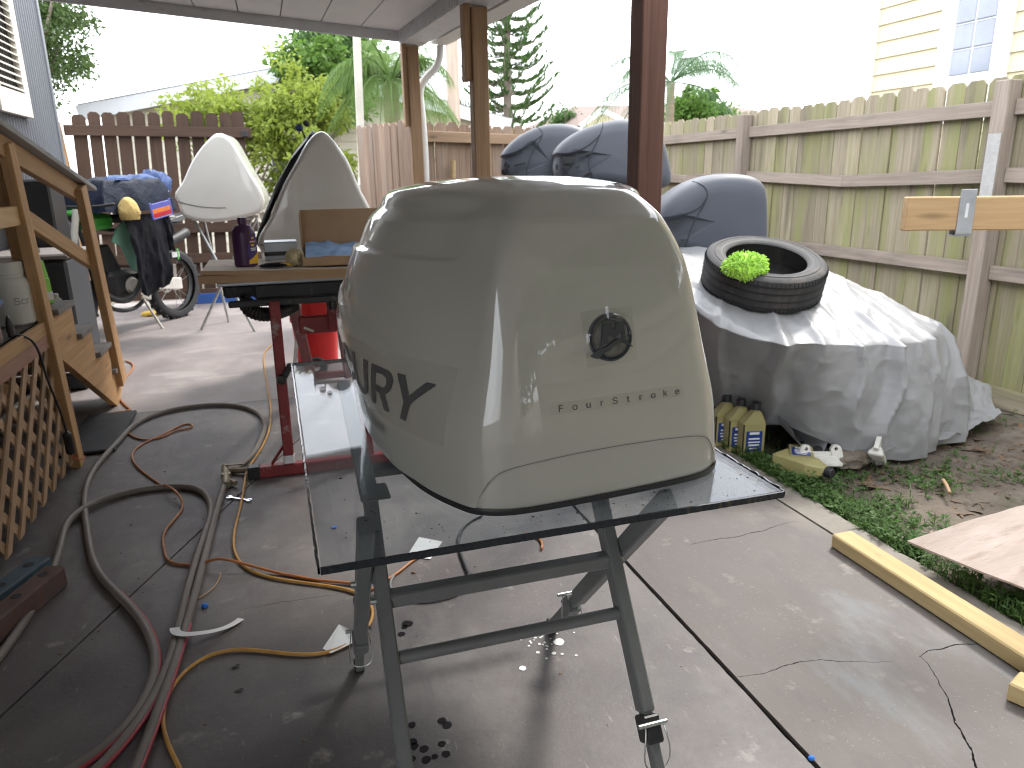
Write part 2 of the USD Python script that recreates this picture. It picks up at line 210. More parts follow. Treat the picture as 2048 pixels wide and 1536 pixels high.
K['oilspot'] = mat('oil_stain', (0.020, 0.018, 0.020), rough=0.7, var=0.3, scale=40, spec=0.08)
K['whitespot'] = mat('white_paint_drip', (0.68, 0.68, 0.66), rough=0.6)
K['jar'] = mat('white_jar_plastic', (0.60, 0.60, 0.57), rough=0.45, var=0.03)
K['jarlid'] = mat('dusty_jar_lid', (0.35, 0.235, 0.18), rough=0.6, var=0.15)
K['pen'] = mat('faded_pen', (0.30, 0.30, 0.31), rough=0.7)
K['limeplastic'] = mat('lime_plastic', (0.22, 0.56, 0.06), rough=0.4)
K['ragblue'] = mat('blue_rag', (0.20, 0.30, 0.52), rough=0.9, var=0.2, scale=12)
K['rust'] = mat('rusty_paint_can', (0.22, 0.16, 0.14), rough=0.6, var=0.4, scale=14, stain=[((0.32, 0.09, 0.05), 9, 0.52, 0.66, (1, 1, 1)), ((0.5, 0.5, 0.48), 11, 0.6, 0.68, (1, 1, 1))])
K['darkgrey'] = mat('dark_grey_plastic', (0.030, 0.034, 0.040), rough=0.6, var=0.15)
K['matblack'] = mat('dusty_rubber_mat', (0.028, 0.029, 0.031), rough=0.75, var=0.3, scale=8, stain=[((0.30, 0.30, 0.29), 26, 0.68, 0.74, (1, 1, 1))])
K['blockred'] = mat('dirty_red_rubber', (0.10, 0.055, 0.045), rough=0.8, var=0.25, scale=12, stain=[((0.06, 0.065, 0.07), 5, 0.5, 0.65, (1, 1, 1))])
K['blueplastic'] = mat('dirty_blue_plastic', (0.05, 0.085, 0.11), rough=0.7, var=0.3, scale=12)
K['navytarp'] = mat('navy_poly_tarp', (0.007, 0.012, 0.026), rough=0.6, var=0.25, scale=6, bump=0.5, bscale=18, bdist=0.02, spec=0.2)
K['bluetarp'] = mat('bright_blue_poly_tarp', (0.05, 0.085, 0.20), rough=0.6, var=0.25, scale=6, bump=0.5, bscale=18, bdist=0.02, spec=0.25)
K['blackcloth'] = mat('black_cloth', (0.011, 0.012, 0.016), rough=0.95, var=0.2, scale=8, bump=0.4, bscale=25, bdist=0.02, spec=0.2)
K['mint'] = mat('mint_plastic', (0.26, 0.56, 0.43), rough=0.5, var=0.06)
K['greenplastic'] = mat('green_plastic', (0.06, 0.42, 0.05), rough=0.4)
K['foam'] = mat('yellow_foam', (0.50, 0.36, 0.13), rough=0.85, var=0.15)
K['alloy'] = mat('dull_alloy', (0.50, 0.48, 0.42), rough=0.5, metal=0.3, var=0.1)
K['engine'] = mat('engine_black', (0.018, 0.018, 0.018), rough=0.5, var=0.3, scale=15)
K['orangeflag'] = mat('orange_print', (0.75, 0.22, 0.04), rough=0.5)
K['redflag'] = mat('red_print', (0.55, 0.02, 0.04), rough=0.5)
K['blueflag'] = mat('violet_blue_print', (0.12, 0.13, 0.48), rough=0.5)
K['bluewood'] = mat('blue_painted_board', (0.02, 0.07, 0.25), rough=0.6, var=0.2)
K['flake'] = mat('black_flake', (0.01, 0.01, 0.01), rough=0.8)
K['clearjug'] = mat('milky_plastic', (0.45, 0.46, 0.44), rough=0.35, var=0.08)
K['sponge'] = mat('yellow_sponge', (0.58, 0.38, 0.06), rough=0.9, var=0.2)
K['tinsheet'] = mat('silver_tray', (0.40, 0.42, 0.46), rough=0.3, metal=0.6)
K['deadleaf'] = mat('dead_leaf', (0.045, 0.035, 0.03), rough=0.9)

# ------------------------------------------------------------------ object helpers
_used = {}
def numbered(parent, name):
    k = (str(parent), name); n = _used.get(k, 0); _used[k] = n + 1
    return name if n == 0 else f'{name}_{n:03d}'
def tag(prim, label=None, cat=None, group=None, kind=None):
    for k, v in (('label', label), ('category', cat), ('group', group), ('kind', kind)):
        if v: prim.SetCustomDataByKey(k, v)
    return prim
def setM(prim, M):
    if M is not None: UsdGeom.Xformable(prim).AddTransformOp().Set(Gf.Matrix4d(np.asarray(M, float).T.tolist()))
def thing(name, label, cat, group=None, M=None, kind=None):
    p = UsdGeom.Xform.Define(stage, '/World/' + numbered('/World', name)).GetPrim()
    setM(p, M)
    return tag(p, label, cat, group, kind)
def part(parent, name, mesh, m, M=None, smooth=False, label=None, kind=None):
    base = str(parent.GetPath())
    g = usdkit.mesh(stage, base + '/' + numbered(base, name), mesh, K[m] if isinstance(m, str) else m, smooth=smooth)
    setM(g.GetPrim(), M)
    return tag(g.GetPrim(), label, kind=kind)
def solo(name, mesh, m, label=None, cat=None, group=None, kind=None, M=None, smooth=False):
    g = usdkit.mesh(stage, '/World/' + numbered('/World', name), mesh, K[m], smooth=smooth)
    setM(g.GetPrim(), M)
    return tag(g.GetPrim(), label, cat, group, kind)
def copy_of(proto, label, M=None, group=None, cat=None):
    was = proto.GetCustomData()
    name = proto.GetName()
    while name[-4:-3] == '_' and name[-3:].isdigit(): name = name[:-4]
    p = UsdGeom.Xform.Define(stage, '/World/' + numbered('/World', name)).GetPrim()
    p.GetReferences().AddInternalReference(proto.GetPath()); p.SetInstanceable(True)
    op = UsdGeom.Xformable(p)
    at = p.GetAttribute('xformOp:transform')
    if not at or not at.IsValid() or not proto.GetAttribute('xformOp:transform').IsValid():
        op.AddTransformOp().Set(Gf.Matrix4d(np.asarray(M, float).T.tolist()))
    else:
        at.Set(Gf.Matrix4d(np.asarray(M, float).T.tolist()))
    return tag(p, label, cat or was['category'], group or was.get('group'))

def cat_(*ms): return trimesh.util.concatenate([m for m in ms])
def tm(v, f): return trimesh.Trimesh(np.asarray(v, float), np.asarray(f), process=False)
def Tr(x=0, y=0, z=0): M = np.eye(4); M[:3, 3] = (x, y, z); return M
def Rot(deg, ax): return trimesh.transformations.rotation_matrix(math.radians(deg), ax)
def frame(o, x, y=None, up=(0, 0, 1)):
    """matrix with local x along x, local z as near to up as may be"""
    x = np.array(x, float); x /= np.linalg.norm(x)
    if y is not None:
        y = np.array(y, float); y = y - x * (x @ y); y /= np.linalg.norm(y); z = np.cross(x, y)
    else:
        z = np.array(up, float); z = z - x * (x @ z)
        if np.linalg.norm(z) < 1e-6: z = np.array([1.0, 0, 0]) - x * x[0]
        z /= np.linalg.norm(z); y = np.cross(z, x)
    M = np.eye(4); M[:3, 0], M[:3, 1], M[:3, 2], M[:3, 3] = x, y, z, o
    return M
def cbox(sx, sy, sz, ch=0.004, at=(0, 0, 0)):
    """a box with chamfered edges, centred"""
    ch = min(ch, 0.45 * min(sx, sy, sz)); h = np.array([sx, sy, sz]) / 2; pts = []
    for s in np.ndindex(2, 2, 2):
        s = np.array(s) * 2 - 1
        for k in range(3):
            p = h - ch; p = p.copy(); p[k] = h[k]; pts.append(s * p)
    m = trimesh.convex.convex_hull(np.array(pts)); m.apply_translation(at); return m
def span(a, b): return (np.array(a, float) + np.array(b, float)) / 2
def aabox(a, b, ch=0.003):
    a, b = np.array(a, float), np.array(b, float); return cbox(*np.abs(b - a), ch=ch, at=(a + b) / 2)
def board(parent, name, p0, p1, w, h, m, up=(0, 0, 1), ch=0.003, label=None):
    """lumber from p0 to p1, w across, h along up; its mesh keeps its own x axis along the grain"""
    p0, p1 = np.array(p0, float), np.array(p1, float); L = np.linalg.norm(p1 - p0)
    return part(parent, name, cbox(L, w, h, ch), m, M=frame((p0 + p1) / 2, p1 - p0, up=up), label=label)
def spline(pts, n=80, s=0.0, closed=False):
    pts = np.asarray(pts, float); keep = np.r_[True, np.linalg.norm(np.diff(pts, axis=0), axis=1) > 1e-6]; pts = pts[keep]
    tck, _ = splprep(pts.T, s=s, k=min(3, len(pts) - 1), per=closed); return np.array(splev(np.linspace(0, 1, n), tck)).T
def tube(pts, r, sides=10, caps=True):
    p = np.asarray(pts, float); n = len(p); t = np.gradient(p, axis=0); t /= np.linalg.norm(t, axis=1, keepdims=True) + 1e-12
    a = np.zeros_like(p); ref = np.array([0, 0, 1.0]) if abs(t[0, 2]) < 0.9 else np.array([1.0, 0, 0])
    for i in range(n):
        ref = ref - t[i] * (t[i] @ ref); ref /= np.linalg.norm(ref) + 1e-12; a[i] = ref
    b = np.cross(t, a); ang = np.arange(sides) * 2 * np.pi / sides; r = np.broadcast_to(r, (n,))
    v = p[:, None] + r[:, None, None] * (np.cos(ang)[None, :, None] * a[:, None] + np.sin(ang)[None, :, None] * b[:, None])
    f = gridfaces(n, sides, True); v = v.reshape(-1, 3)
    if caps:
        v = np.vstack([v, p[0], p[-1]]); k = np.arange(sides); c0, c1 = n * sides, n * sides + 1
        f = np.vstack([f, np.stack([np.full(sides, c0), (k + 1) % sides, k], 1), np.stack([np.full(sides, c1), (n - 1) * sides + k, (n - 1) * sides + (k + 1) % sides], 1)])
    return tm(v, f)
def gridfaces(n, m, wrap=False):
    i, j = np.meshgrid(np.arange(n - 1), np.arange(m if wrap else m - 1), indexing='ij'); j2 = (j + 1) % m
    q = np.stack([i * m + j, i * m + j2, (i + 1) * m + j2, (i + 1) * m + j], -1).reshape(-1, 4)
    return np.vstack([q[:, [0, 1, 2]], q[:, [0, 2, 3]]])
def rod(a, b, r, sides=12): return tube(np.linspace(a, b, 2), r, sides)
def lathe(prof, seg=40):
    p = np.array(prof, float); th = np.arange(seg) * 2 * np.pi / seg
    v = np.stack([p[:, None, 0] * np.cos(th), p[:, None, 0] * np.sin(th), p[:, None, 1] + 0 * th], -1).reshape(-1, 3)
    return tm(v, gridfaces(len(p), seg, True)[:, ::-1])
def prism(poly, depth):
    if not isinstance(poly, Polygon) and not hasattr(poly, 'geoms'): poly = Polygon(poly)
    gs = [g for g in getattr(poly, 'geoms', [poly]) if g.area > 1e-7]
    return trimesh.util.concatenate([trimesh.creation.extrude_polygon(g, depth, engine='earcut') for g in gs])
def hullpts(*ps): return trimesh.convex.convex_hull(np.vstack(ps))
def fbm(p, s=1.0, seed=0, o=4): return meshkit.fbm(np.asarray(p) * s, o, seed) - 0.5
def facing(o, normal, up=(0, 0, 1)):
    """local x to the viewer's right, y up, z out along normal"""
    z = np.array(normal, float); z /= np.linalg.norm(z); y = np.array(up, float); y = y - z * (z @ y); y /= np.linalg.norm(y); x = np.cross(y, z)
    M = np.eye(4); M[:3, 0], M[:3, 1], M[:3, 2], M[:3, 3] = x, y, z, o; return M
def text(s, h, depth=0.001, bold=False, center=True):
    t = meshkit.text_mesh(s, h, depth, bold)
    if center: t.apply_translation([-t.bounds[:, 0].mean(), -t.bounds[:, 1].mean(), 0])
    return t

# ------------------------------------------------------------------ the setting: ground, slabs
def jag(pts, w, seed, n=90):
    r = np.random.default_rng(seed); p = np.array(pts, float)
    L = np.r_[0, np.cumsum(np.linalg.norm(np.diff(p, axis=0), axis=1))]; q = np.linspace(0, L[-1], n)
    c = np.stack([np.interp(q, L, p[:, k]) for k in (0, 1)], 1) + .010 * np.stack([fbm(np.stack([q * 14, 0 * q + seed, 0 * q], 1), 1, seed), fbm(np.stack([q * 14, 0 * q + seed, 0 * q + 9], 1), 1, seed)], 1) * 2 + r.normal(0, .0007, (n, 2))
    ww = w * (0.4 + 1.2 * r.random(n)) * np.sin(np.linspace(0.15, math.pi - 0.1, n))
    t = np.gradient(c, axis=0); t /= np.linalg.norm(t, axis=1, keepdims=True); nrm = np.stack([-t[:, 1], t[:, 0]], 1)
    return Polygon(np.vstack([c + nrm * ww[:, None], (c - nrm * ww[:, None])[::-1]])).buffer(0.0004)
def wavy_edge(x, y0, y1, amp, seed, n=900):
    y = np.linspace(y0, y1, n); p = np.stack([0 * y, y * 6, 0 * y + seed], 1); q = np.stack([0 * y, y * 30, 0 * y + seed], 1)
    return list(zip(x + amp * (fbm(p, 1) + .5 * fbm(q, 1) + .35 * fbm(q * 4, 1)), y))
cracks_mid = [jag([(1.452, 2.32), (1.617, 2.327), (1.74, 2.321), (1.831, 2.337), (1.872, 2.353), (1.985, 2.353)], 0.0016, 1),
              jag([(1.150, 1.570), (1.208, 1.570), (1.260, 1.562), (1.321, 1.567), (1.396, 1.569), (1.460, 1.555), (1.518, 1.535), (1.566, 1.511), (1.650, 1.486)], 0.0011, 2),
              jag([(2.02, 1.47), (1.930, 1.478), (1.860, 1.482), (1.788, 1.490), (1.744, 1.478)], 0.002, 3),
              jag([(1.744, 1.478), (1.740, 1.443), (1.709, 1.384), (1.678, 1.319), (1.638, 1.262), (1.615, 1.228), (1.578, 1.169), (1.556, 1.131), (1.524, 1.088), (1.42, 0.8), (1.38, 0.3)], 0.0026, 4, 160)]
cracks_main = [jag([(-0.243, 2.432), (-0.106, 2.425), (-0.036, 2.429), (0.070, 2.413)], 0.0007, 5)]
jx = lambda y: -0.856 + (y - 2.086) * 0.428
joint_left = Polygon([(jx(-2) - .005, -2), (jx(-2) + .005, -2), (jx(4.2) + .005, 4.2), (jx(4.2) - .005, 4.2)])
e1 = wavy_edge(1.150, -7.5, 9.9, 0.005, 1); e2 = wavy_edge(1.166, -7.5, 9.9, 0.003, 2)
main = Polygon([(-1.9, -7.5)] + e1 + [(-1.9, 9.9)])
for c in cracks_main + [joint_left]: main = main.difference(c)
mid = Polygon(e2 + wavy_edge(2.040, -7.5, 9.9, 0.003, 3)[::-1])
for c in cracks_mid: mid = mid.difference(c)
edge = Polygon(wavy_edge(2.053, -7.5, 9.9, 0.003, 4) + wavy_edge(2.185, -7.5, 9.9, 0.02, 5)[::-1])
def slab(poly): m = prism(poly, 0.10); m.apply_translation([0, 0, -0.10]); return m
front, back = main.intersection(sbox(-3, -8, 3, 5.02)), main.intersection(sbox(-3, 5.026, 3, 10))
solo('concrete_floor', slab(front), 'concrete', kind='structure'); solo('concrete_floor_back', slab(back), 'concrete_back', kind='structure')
solo('concrete_path', slab(mid), 'concrete_far', kind='structure')
solo('concrete_edge_strip', slab(edge), 'concrete_edge', kind='structure')
solo('joint_bed', aabox((-1.88, -7.4, -0.09), (2.15, 9.85, -0.016)), 'grout', kind='structure')
# yard: a displaced soil sheet beside the slab, and the far ground as one sheet to the horizon
gx, gy = np.meshgrid(np.r_[np.linspace(2.15, 4.6, 110), np.linspace(4.7, 30, 20)], np.r_[np.linspace(-6, 0.8, 20), np.linspace(0.85, 4.2, 150), np.linspace(4.3, 12, 30)], indexing='ij')
P3 = np.stack([gx, gy, 0 * gx], -1)
gz = -0.03 + 0.05 * fbm(P3, 1.4, 3) + 0.03 * fbm(P3, 7, 4) + 0.012 * fbm(P3, 30, 5) - 0.02 * np.exp(-(gx - 2.15) / 0.06)
yard = tm(np.stack([gx, gy, gz], -1).reshape(-1, 3), gridfaces(*gx.shape))
solo('yard_ground', yard, 'soil', kind='structure', smooth=True)
def yard_z(x, y):
    p = np.array([[x, y, 0.0]]); return float(-0.03 + 0.05 * fbm(p, 1.4, 3)[0] + 0.03 * fbm(p, 7, 4)[0])
far = 1500.0
solo('ground', tm([(-far, -far, -.115), (far, -far, -.115), (far, far, -.115), (-far, far, -.115)], [[0, 1, 2], [0, 2, 3]]), 'soil', kind='structure')

# ------------------------------------------------------------------ house wall with corrugated metal, shutter
hw = thing('house_wall', 'blue grey corrugated metal house wall rising behind the wooden stairs', 'wall')
ys = []; y = -0.8
while y < 8.5: ys += [(0, y), (0, y + .040), (.014, y + .048), (.014, y + .062)]; y += .072
prof = np.array([(x, v) for x, v in ys if v < 8.52])
v = np.vstack([np.c_[prof[:, 0] - 1.9, prof[:, 1], np.full(len(prof), 0.0)], np.c_[prof[:, 0] - 1.9, prof[:, 1], np.full(len(prof), 3.3)]])
n = len(prof); i = np.arange(n - 1)
part(hw, 'corrugated_sheet', tm(v, np.vstack([np.c_[i, i + 1, i + 1 + n], np.c_[i, i + 1 + n, i + n]])), 'corr')
part(hw, 'wall_core', aabox((-5.5, -.8, 0), (-1.905, 8.52, 3.35)), 'siding3')
part(hw, 'corner_trim', aabox((-1.955, 8.50, 0), (-1.872, 8.57, 3.3)), 'corr')
part(hw, 'base_band', aabox((-1.904, 5.2, 0), (-1.866, 8.49, 0.9)), 'darkgrey')
gw = thing('garage_wall', 'beige sided garage wall closing the carport behind the photographer', 'wall')
part(gw, 'wall', aabox((-1.9, -7.9, 0), (2.2, -7.45, 2.7)), 'siding2'); part(gw, 'door', aabox((-1.2, -7.45, 0), (.8, -7.41, 2.0)), 'siding3')
sh = thing('shutter', 'cream louvred window shutter on the metal wall at the photo edge', 'shutter')
part(sh, 'frame', aabox((-1.885, 7.43, 1.95), (-1.835, 7.56, 2.95)), 'louver'); part(sh, 'frame', aabox((-1.885, 6.75, 1.95), (-1.835, 6.82, 2.95)), 'louver')
part(sh, 'frame', aabox((-1.885, 6.82, 1.95), (-1.837, 7.43, 2.13)), 'louver')
for k in range(15):
    part(sh, 'slat', cbox(0.05, 0.61, 0.008, .002), 'louver', M=Tr(-1.855, 7.125, 2.16 + k * .054) @ Rot(35, [0, 1, 0]))
fl = thing('floodlight', 'round black floodlight with white rim above the sloping handrail', 'lamp')
M = frame((-1.86, 6.2, 1.83), (0.85, -0.5, 0.15))
part(fl, 'rim', lathe([(.085, -.02), (.105, -.01), (.11, .02), (.098, .035), (.088, .03), (.085, .0)], 36), 'trim_white', M=M @ Rot(90, [0, 1, 0]), smooth=40)
part(fl, 'lens', lathe([(0, .018), (.05, .016), (.088, .004), (.088, -.03), (0, -.05)], 36), 'blackcap', M=M @ Rot(90, [0, 1, 0]), smooth=40)

# ------------------------------------------------------------------ carport: roof, beam, gutter, posts
RZ = lambda x, y: 2.52 + 0.052 * (max(y, 1.5) - 6.3) - 0.075 * (x - 1.2)
def roofslab(x0, x1, y0, y1, t0, t1):
    """a slab that follows the roof's fall: t0, t1 = bottom and top above the roof plane"""
    yy = [v for v in (y0, 1.5, y1) if y0 <= v <= y1]; yy = sorted(set(yy)); V, F = [], []
    for v in yy:
        V += [(x0, v, RZ(x0, v) + t0), (x1, v, RZ(x1, v) + t0), (x1, v, RZ(x1, v) + t1), (x0, v, RZ(x0, v) + t1)]
    for k in range(len(yy) - 1):
        a = 4 * k; b = a + 4
        for c in range(4): d = (c + 1) % 4; F += [(a + c, b + c, b + d), (a + c, b + d, a + d)]
    F += [(0, 1, 2), (0, 2, 3)]; e = 4 * (len(yy) - 1); F += [(e, e + 2, e + 1), (e, e + 3, e + 2)]
    m = tm(V, F); m.fix_normals(); return m
cp = thing('carport_roof', 'white metal carport roof with gutter carried by wooden posts', 'roof')
xs = np.linspace(-1.87, 1.10, 11)
for k in range(10): part(cp, 'roof_panel', roofslab(xs[k] + .004, xs[k + 1] - .004, -7.4, 6.34, 0, 0.045), 'roof_under')
part(cp, 'roof_deck', roofslab(-1.87, 1.5, -7.4, 6.40, 0.05, 0.08), 'fascia')
part(cp, 'eave_fascia', roofslab(-1.87, 1.10, 6.35, 6.39, -0.075, 0.047), 'fascia')
part(cp, 'edge_beam', roofslab(1.11, 1.28, -7.4, 6.42, -0.09, 0.046), 'fascia')
ribs = [roofslab(1.094, 1.108, y, y + .02, -0.088, 0.0) for y in np.arange(2.5, 6.3, 0.055)]
part(cp, 'beam_crimping', cat_(*ribs), 'fascia')
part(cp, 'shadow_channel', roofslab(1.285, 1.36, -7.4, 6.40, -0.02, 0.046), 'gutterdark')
part(cp, 'gutter', roofslab(1.365, 1.50, -7.4, 6.44, -0.055, 0.048), 'trim_white')
dp = spline([(1.43, 6.36, 2.44), (1.43, 6.37, 2.36), (1.40, 6.40, 2.28), (1.33, 6.42, 2.21), (1.27, 6.43, 2.12), (1.265, 6.43, 2.0), (1.265, 6.43, 1.0), (1.265, 6.43, 0.05)], 60)
part(cp, 'downspout', tube(dp, .030, 14), 'trim_white', smooth=40)
def post(y, lean, m, label, brace=None, side=-1, x=1.2, w=.092):
    z1 = RZ(x, y) - .10
    t = thing('carport_post', label, 'post', 'carport posts')
    part(t, 'post', cbox(z1, w, w, .005), m, M=frame((x, y, z1 / 2), (0, 0, 1), up=(1, 0, 0)))
    if x > 1.4: board(t, 'cross_beam', (1.12, y, RZ(1.4, y) - .145), (x + .09, y, RZ(1.4, y) - .145), .06, .085, m)
    if brace:
        part(t, 'side_board', cbox(z1 - brace, .09, .038, .004), 'post_wood', M=frame((1.2 - .066, y + .015, (z1 + brace) / 2 + .02), (0, 0, 1), up=(1, 0, 0)))
    return t
post(3.2, 0, 'post_dark', 'dark red brown wooden carport post rising straight behind the glossy motor cover', x=1.66, w=.122)
post(4.36, 0, 'post_wood', 'knotty brown carport post with a short side board, behind the motor cover top', brace=1.92)
post(6.36, 0, 'post_wood', 'farthest carport post where the tan fence starts, below the roof corner', brace=1.80)

# ------------------------------------------------------------------ fences
def picket_mesh(L, w, t=.016, dog=.03):
    m = prism([(-L / 2, -w / 2), (L / 2 - dog, -w / 2), (L / 2, -w / 2 + dog), (L / 2, w / 2 - dog), (L / 2 - dog, w / 2), (-L / 2, w / 2)], t); m.apply_translation([0, 0, -t / 2]); return m
def pickets(t, a, b, z0, z1, w, gap, m, jit=.008, wj=0.0, lean=0.0, seed=1, normal=None):
    r = np.random.default_rng(seed); a, b = np.array(a, float), np.array(b, float); L = np.linalg.norm(b - a); u = (b - a) / L; s = w / 2
    n = np.array([-u[1], u[0], 0])
    while s < L - w * .3:
        ww = w * (1 + wj * r.normal()); p = a + u * s; H = z1 - z0 + r.normal() * jit
        tilt = r.normal() * .004
        part(t, 'picket', picket_mesh(H, ww - .002, .016 + r.normal() * .001), m, M=frame((p[0], p[1], z0 + H / 2), (u[0] * (lean + tilt), u[1] * (lean + tilt), 1), y=(u[0], u[1], 0)) @ Tr(0, 0, r.normal() * .003))
        s += ww + gap * (1 + .4 * r.normal() if gap > .01 else 1)
ft = thing('yard_fence', 'long weathered grey green picket fence along the right side of the yard', 'fence')
pickets(ft, (4.21, -7.4), (4.21, 8.05), 0.09, 1.935, .138, .0045, 'fence_grey', seed=4, wj=.02)
for y0, y1 in ((-7.4, -1.45), (-1.35, 1.0), (1.1, 3.45), (3.56, 6.03), (6.14, 8.0)):
    board(ft, 'rail', (4.172, y0, 1.755), (4.172, y1, 1.755), .038, .088, 'rail_grey')
    ysag = 1.335 if y0 > 3 and y0 < 5 else 1.345
    board(ft, 'rail', (4.172, y0, 1.37), (4.172, (y0 + y1) / 2, ysag), .038, .085, 'rail_grey'); board(ft, 'rail', (4.1725, (y0 + y1) / 2, ysag), (4.1725, y1, 1.375), .038, .0845, 'rail_grey')
    board(ft, 'rail', (4.172, y0, .81), (4.172, y1, .80), .038, .085, 'rail_grey')
    board(ft, 'kick_board', (4.185, y0, .045), (4.185, y1, .05), .036, .12, 'fence_grey')
for y in (-1.4, 1.05, 3.505, 6.085, 8.06):
    board(ft, 'post', (4.145, y, -.1), (4.145, y, 1.905), .10, .10, 'rail_grey', up=(1, 0, 0), ch=.006)
part(ft, 'metal_plate', cbox(.006, .085, .36, .001), 'cap', M=Tr(4.091, 3.50, 1.43))
tf = thing('back_fence', 'tan brown wooden fence behind the carport posts, below the conifer', 'fence')
A, B = np.array((1.27, 6.47)), np.array((4.10, 8.10)); U = (B - A) / np.linalg.norm(B - A)
pickets(tf, A, B, .05, 1.86, .138, .006, 'fence_tan', seed=9, wj=.03)
Nn = np.array((U[1], -U[0]))
for z in (1.745, 1.35, .5):
    a, b = A + Nn * .03 + U * .02, B + Nn * .03 - U * .1
    board(tf, 'rail', (*a, z), (*b, z - .01), .038, .088, 'rail_tan')
gt = thing('tan_gate', 'open tan picket gate with two grey rails beside the farthest carport post', 'gate')
A2, B2 = np.array((0.93, 8.2)), np.array((1.27, 7.0)); U2 = (B2 - A2) / np.linalg.norm(B2 - A2); N2 = np.array((U2[1], -U2[0]))
pickets(gt, A2, B2, .08, 1.92, .135, .004, 'fence_tan', seed=12, wj=.05, jit=.012)
for z in (1.70, .83, .25):
    a, b = A2 + N2 * -.035 + U2 * .02, B2 - N2 * .035 + U2 * .02
    board(gt, 'rail', (*a, z), (*b, z + .03), .04, .13, 'rail_grey')
    part(gt, 'hinge_block', cbox(.05, .05, .10), 'blackcap', M=Tr(*(a - U2 * .03), z))
bg = thing('brown_gate', 'dark brown stained picket gate with bright gaps behind the dirt bike', 'gate')
pickets(bg, (-2.02, 9.62), (-.15, 9.6), .075, 2.165, .132, .019, 'fence_brown', seed=3, wj=.03, lean=.045, jit=.012)
for z, dx in ((1.97, 0), (.90, 0.06), (.55, .10), (.13, .13)):
    board(bg, 'rail', (-2.06, 9.58, z), (-.13, 9.565, z - .03), .038, .11, 'fence_brown')
part(bg, 'latch', cbox(.07, .05, .07), 'blackcap', M=Tr(-.2, 9.54, 1.93))
gp = thing('gate_post', 'brown square post hinging the dark gate at the house corner', 'post')
board(gp, 'post', (-2.03, 9.55, 0), (-2.13, 9.55, 2.05), .09, .09, 'stair', up=(0, 1, 0))
solo('blue_board', aabox((-1.0, 9.46, 0.0), (.2, 9.50, .12)), 'bluewood', 'blue painted board lying along the foot of the brown gate', 'board')

# ------------------------------------------------------------------ neighbouring houses, poles
yh = thing('yellow_house', 'yellow lap sided house with glass block window above the right fence', 'house')
part(yh, 'wall_core', aabox((7.56, .4, 0), (14, 8.40, 5.4)), 'siding')
k = 0
for z in np.arange(1.2, 4.4, .195):
    for (y0, y1) in ((1.0, 6.42), (7.34, 8.33)) if z > 1.9 else ((1.0, 8.33),):
        L = y1 - y0
        v = [(7.56, 0, .0), (7.535, 0, .0), (7.555, 0, .193), (7.56, 0, .193)]
        V = [(x, y0, z + q) for x, _, q in v] + [(x, y1, z + q) for x, _, q in v]
        part(yh, 'siding_board', tm(V, [[0, 1, 5], [0, 5, 4], [1, 2, 6], [1, 6, 5], [2, 3, 7], [2, 7, 6], [0, 3, 2], [0, 2, 1], [4, 5, 6], [4, 6, 7]]), 'siding')
part(yh, 'corner_trim', aabox((7.50, 8.33, 0), (7.60, 8.50, 5.4)), 'trim_white')
wn = part(yh, 'window_frame', cat_(aabox((7.51, 6.42, 1.9), (7.57, 6.62, 4.6)), aabox((7.51, 7.16, 1.9), (7.57, 7.34, 4.6)), aabox((7.512, 6.62, 1.9), (7.57, 7.16, 2.40))), 'trim_white')
part(wn, 'mortar', aabox((7.535, 6.62, 2.40), (7.57, 7.16, 4.6)), 'mortar')
for r in range(8):
    for c in range(2):
        part(wn, 'glass_block', aabox((7.523, 6.63 + c * .265, 2.415 + r * .27), (7.56, 6.885 + c * .265, 2.675 + r * .27), .012), 'block')
part(yh, 'roof', tm([(7.1, 0, 5.4), (14.5, 0, 5.4), (14.5, 9, 5.4), (7.1, 9, 5.4), (10.8, 0, 7.4), (10.8, 9, 7.4)], [[0, 3, 5], [0, 5, 4], [1, 4, 5], [1, 5, 2], [0, 4, 1], [3, 2, 5], [0, 1, 2], [0, 2, 3]]), 'shingle')
bh = thing('beige_house', 'beige gabled house with pale roof edge behind the brown gate', 'house')
Yb = 16.0
def at16(pts): return [(x, Yb, z) for x, z in pts]
gab = [(-2.75, 0), (4.6, 0), (4.6, 2.4), (.9, 3.32), (-2.75, 2.6)]
w = prism([(x, z) for x, z in gab], 9.0); part(bh, 'wall', w, 'siding2', M=np.array([[1, 0, 0, 0], [0, 0, -1, Yb + 9], [0, 1, 0, 0], [0, 0, 0, 1]], float))
for z in np.arange(.2, 4.0, .16):
    xr = 4.6 if z < 2.35 else 4.6 - (z - 2.35) / .257; xl = -2.75 if z < 2.5 else -2.75 + (z - 2.5) / .2055
    if xr > xl + .2: part(bh, 'siding_board', tm([(xl, Yb - .002, z + .16), (xr, Yb - .002, z + .16), (xr, Yb - .02, z), (xl, Yb - .02, z), (xl, Yb, z), (xr, Yb, z)], [[0, 3, 2], [0, 2, 1], [3, 4, 5], [3, 5, 2]]), 'siding2')
board(bh, 'roof_edge', (-3.12, Yb - .25, 2.60), (.9, Yb - .25, 3.42), .06, .26, 'roofwhite'); board(bh, 'roof_edge', (.9, Yb - .25, 3.42), (5.0, Yb - .25, 2.42), .06, .26, 'roofwhite')
part(bh, 'roof', tm([(-3.12, Yb - .3, 2.75), (.9, Yb - .3, 3.56), (.9, Yb + 9.3, 3.56), (-3.12, Yb + 9.3, 2.75), (5.0, Yb - .3, 2.56), (5.0, Yb + 9.3, 2.56)], [[0, 1, 2], [0, 2, 3], [1, 4, 5], [1, 5, 2]]), 'roofwhite')
wf = part(bh, 'window', aabox((.05, Yb - .06, 1.05), (.75, Yb + .02, 2.25)), 'trim_white')
part(wf, 'pane', aabox((.12, Yb - .075, 1.12), (.68, Yb - .05, 2.18)), 'window')
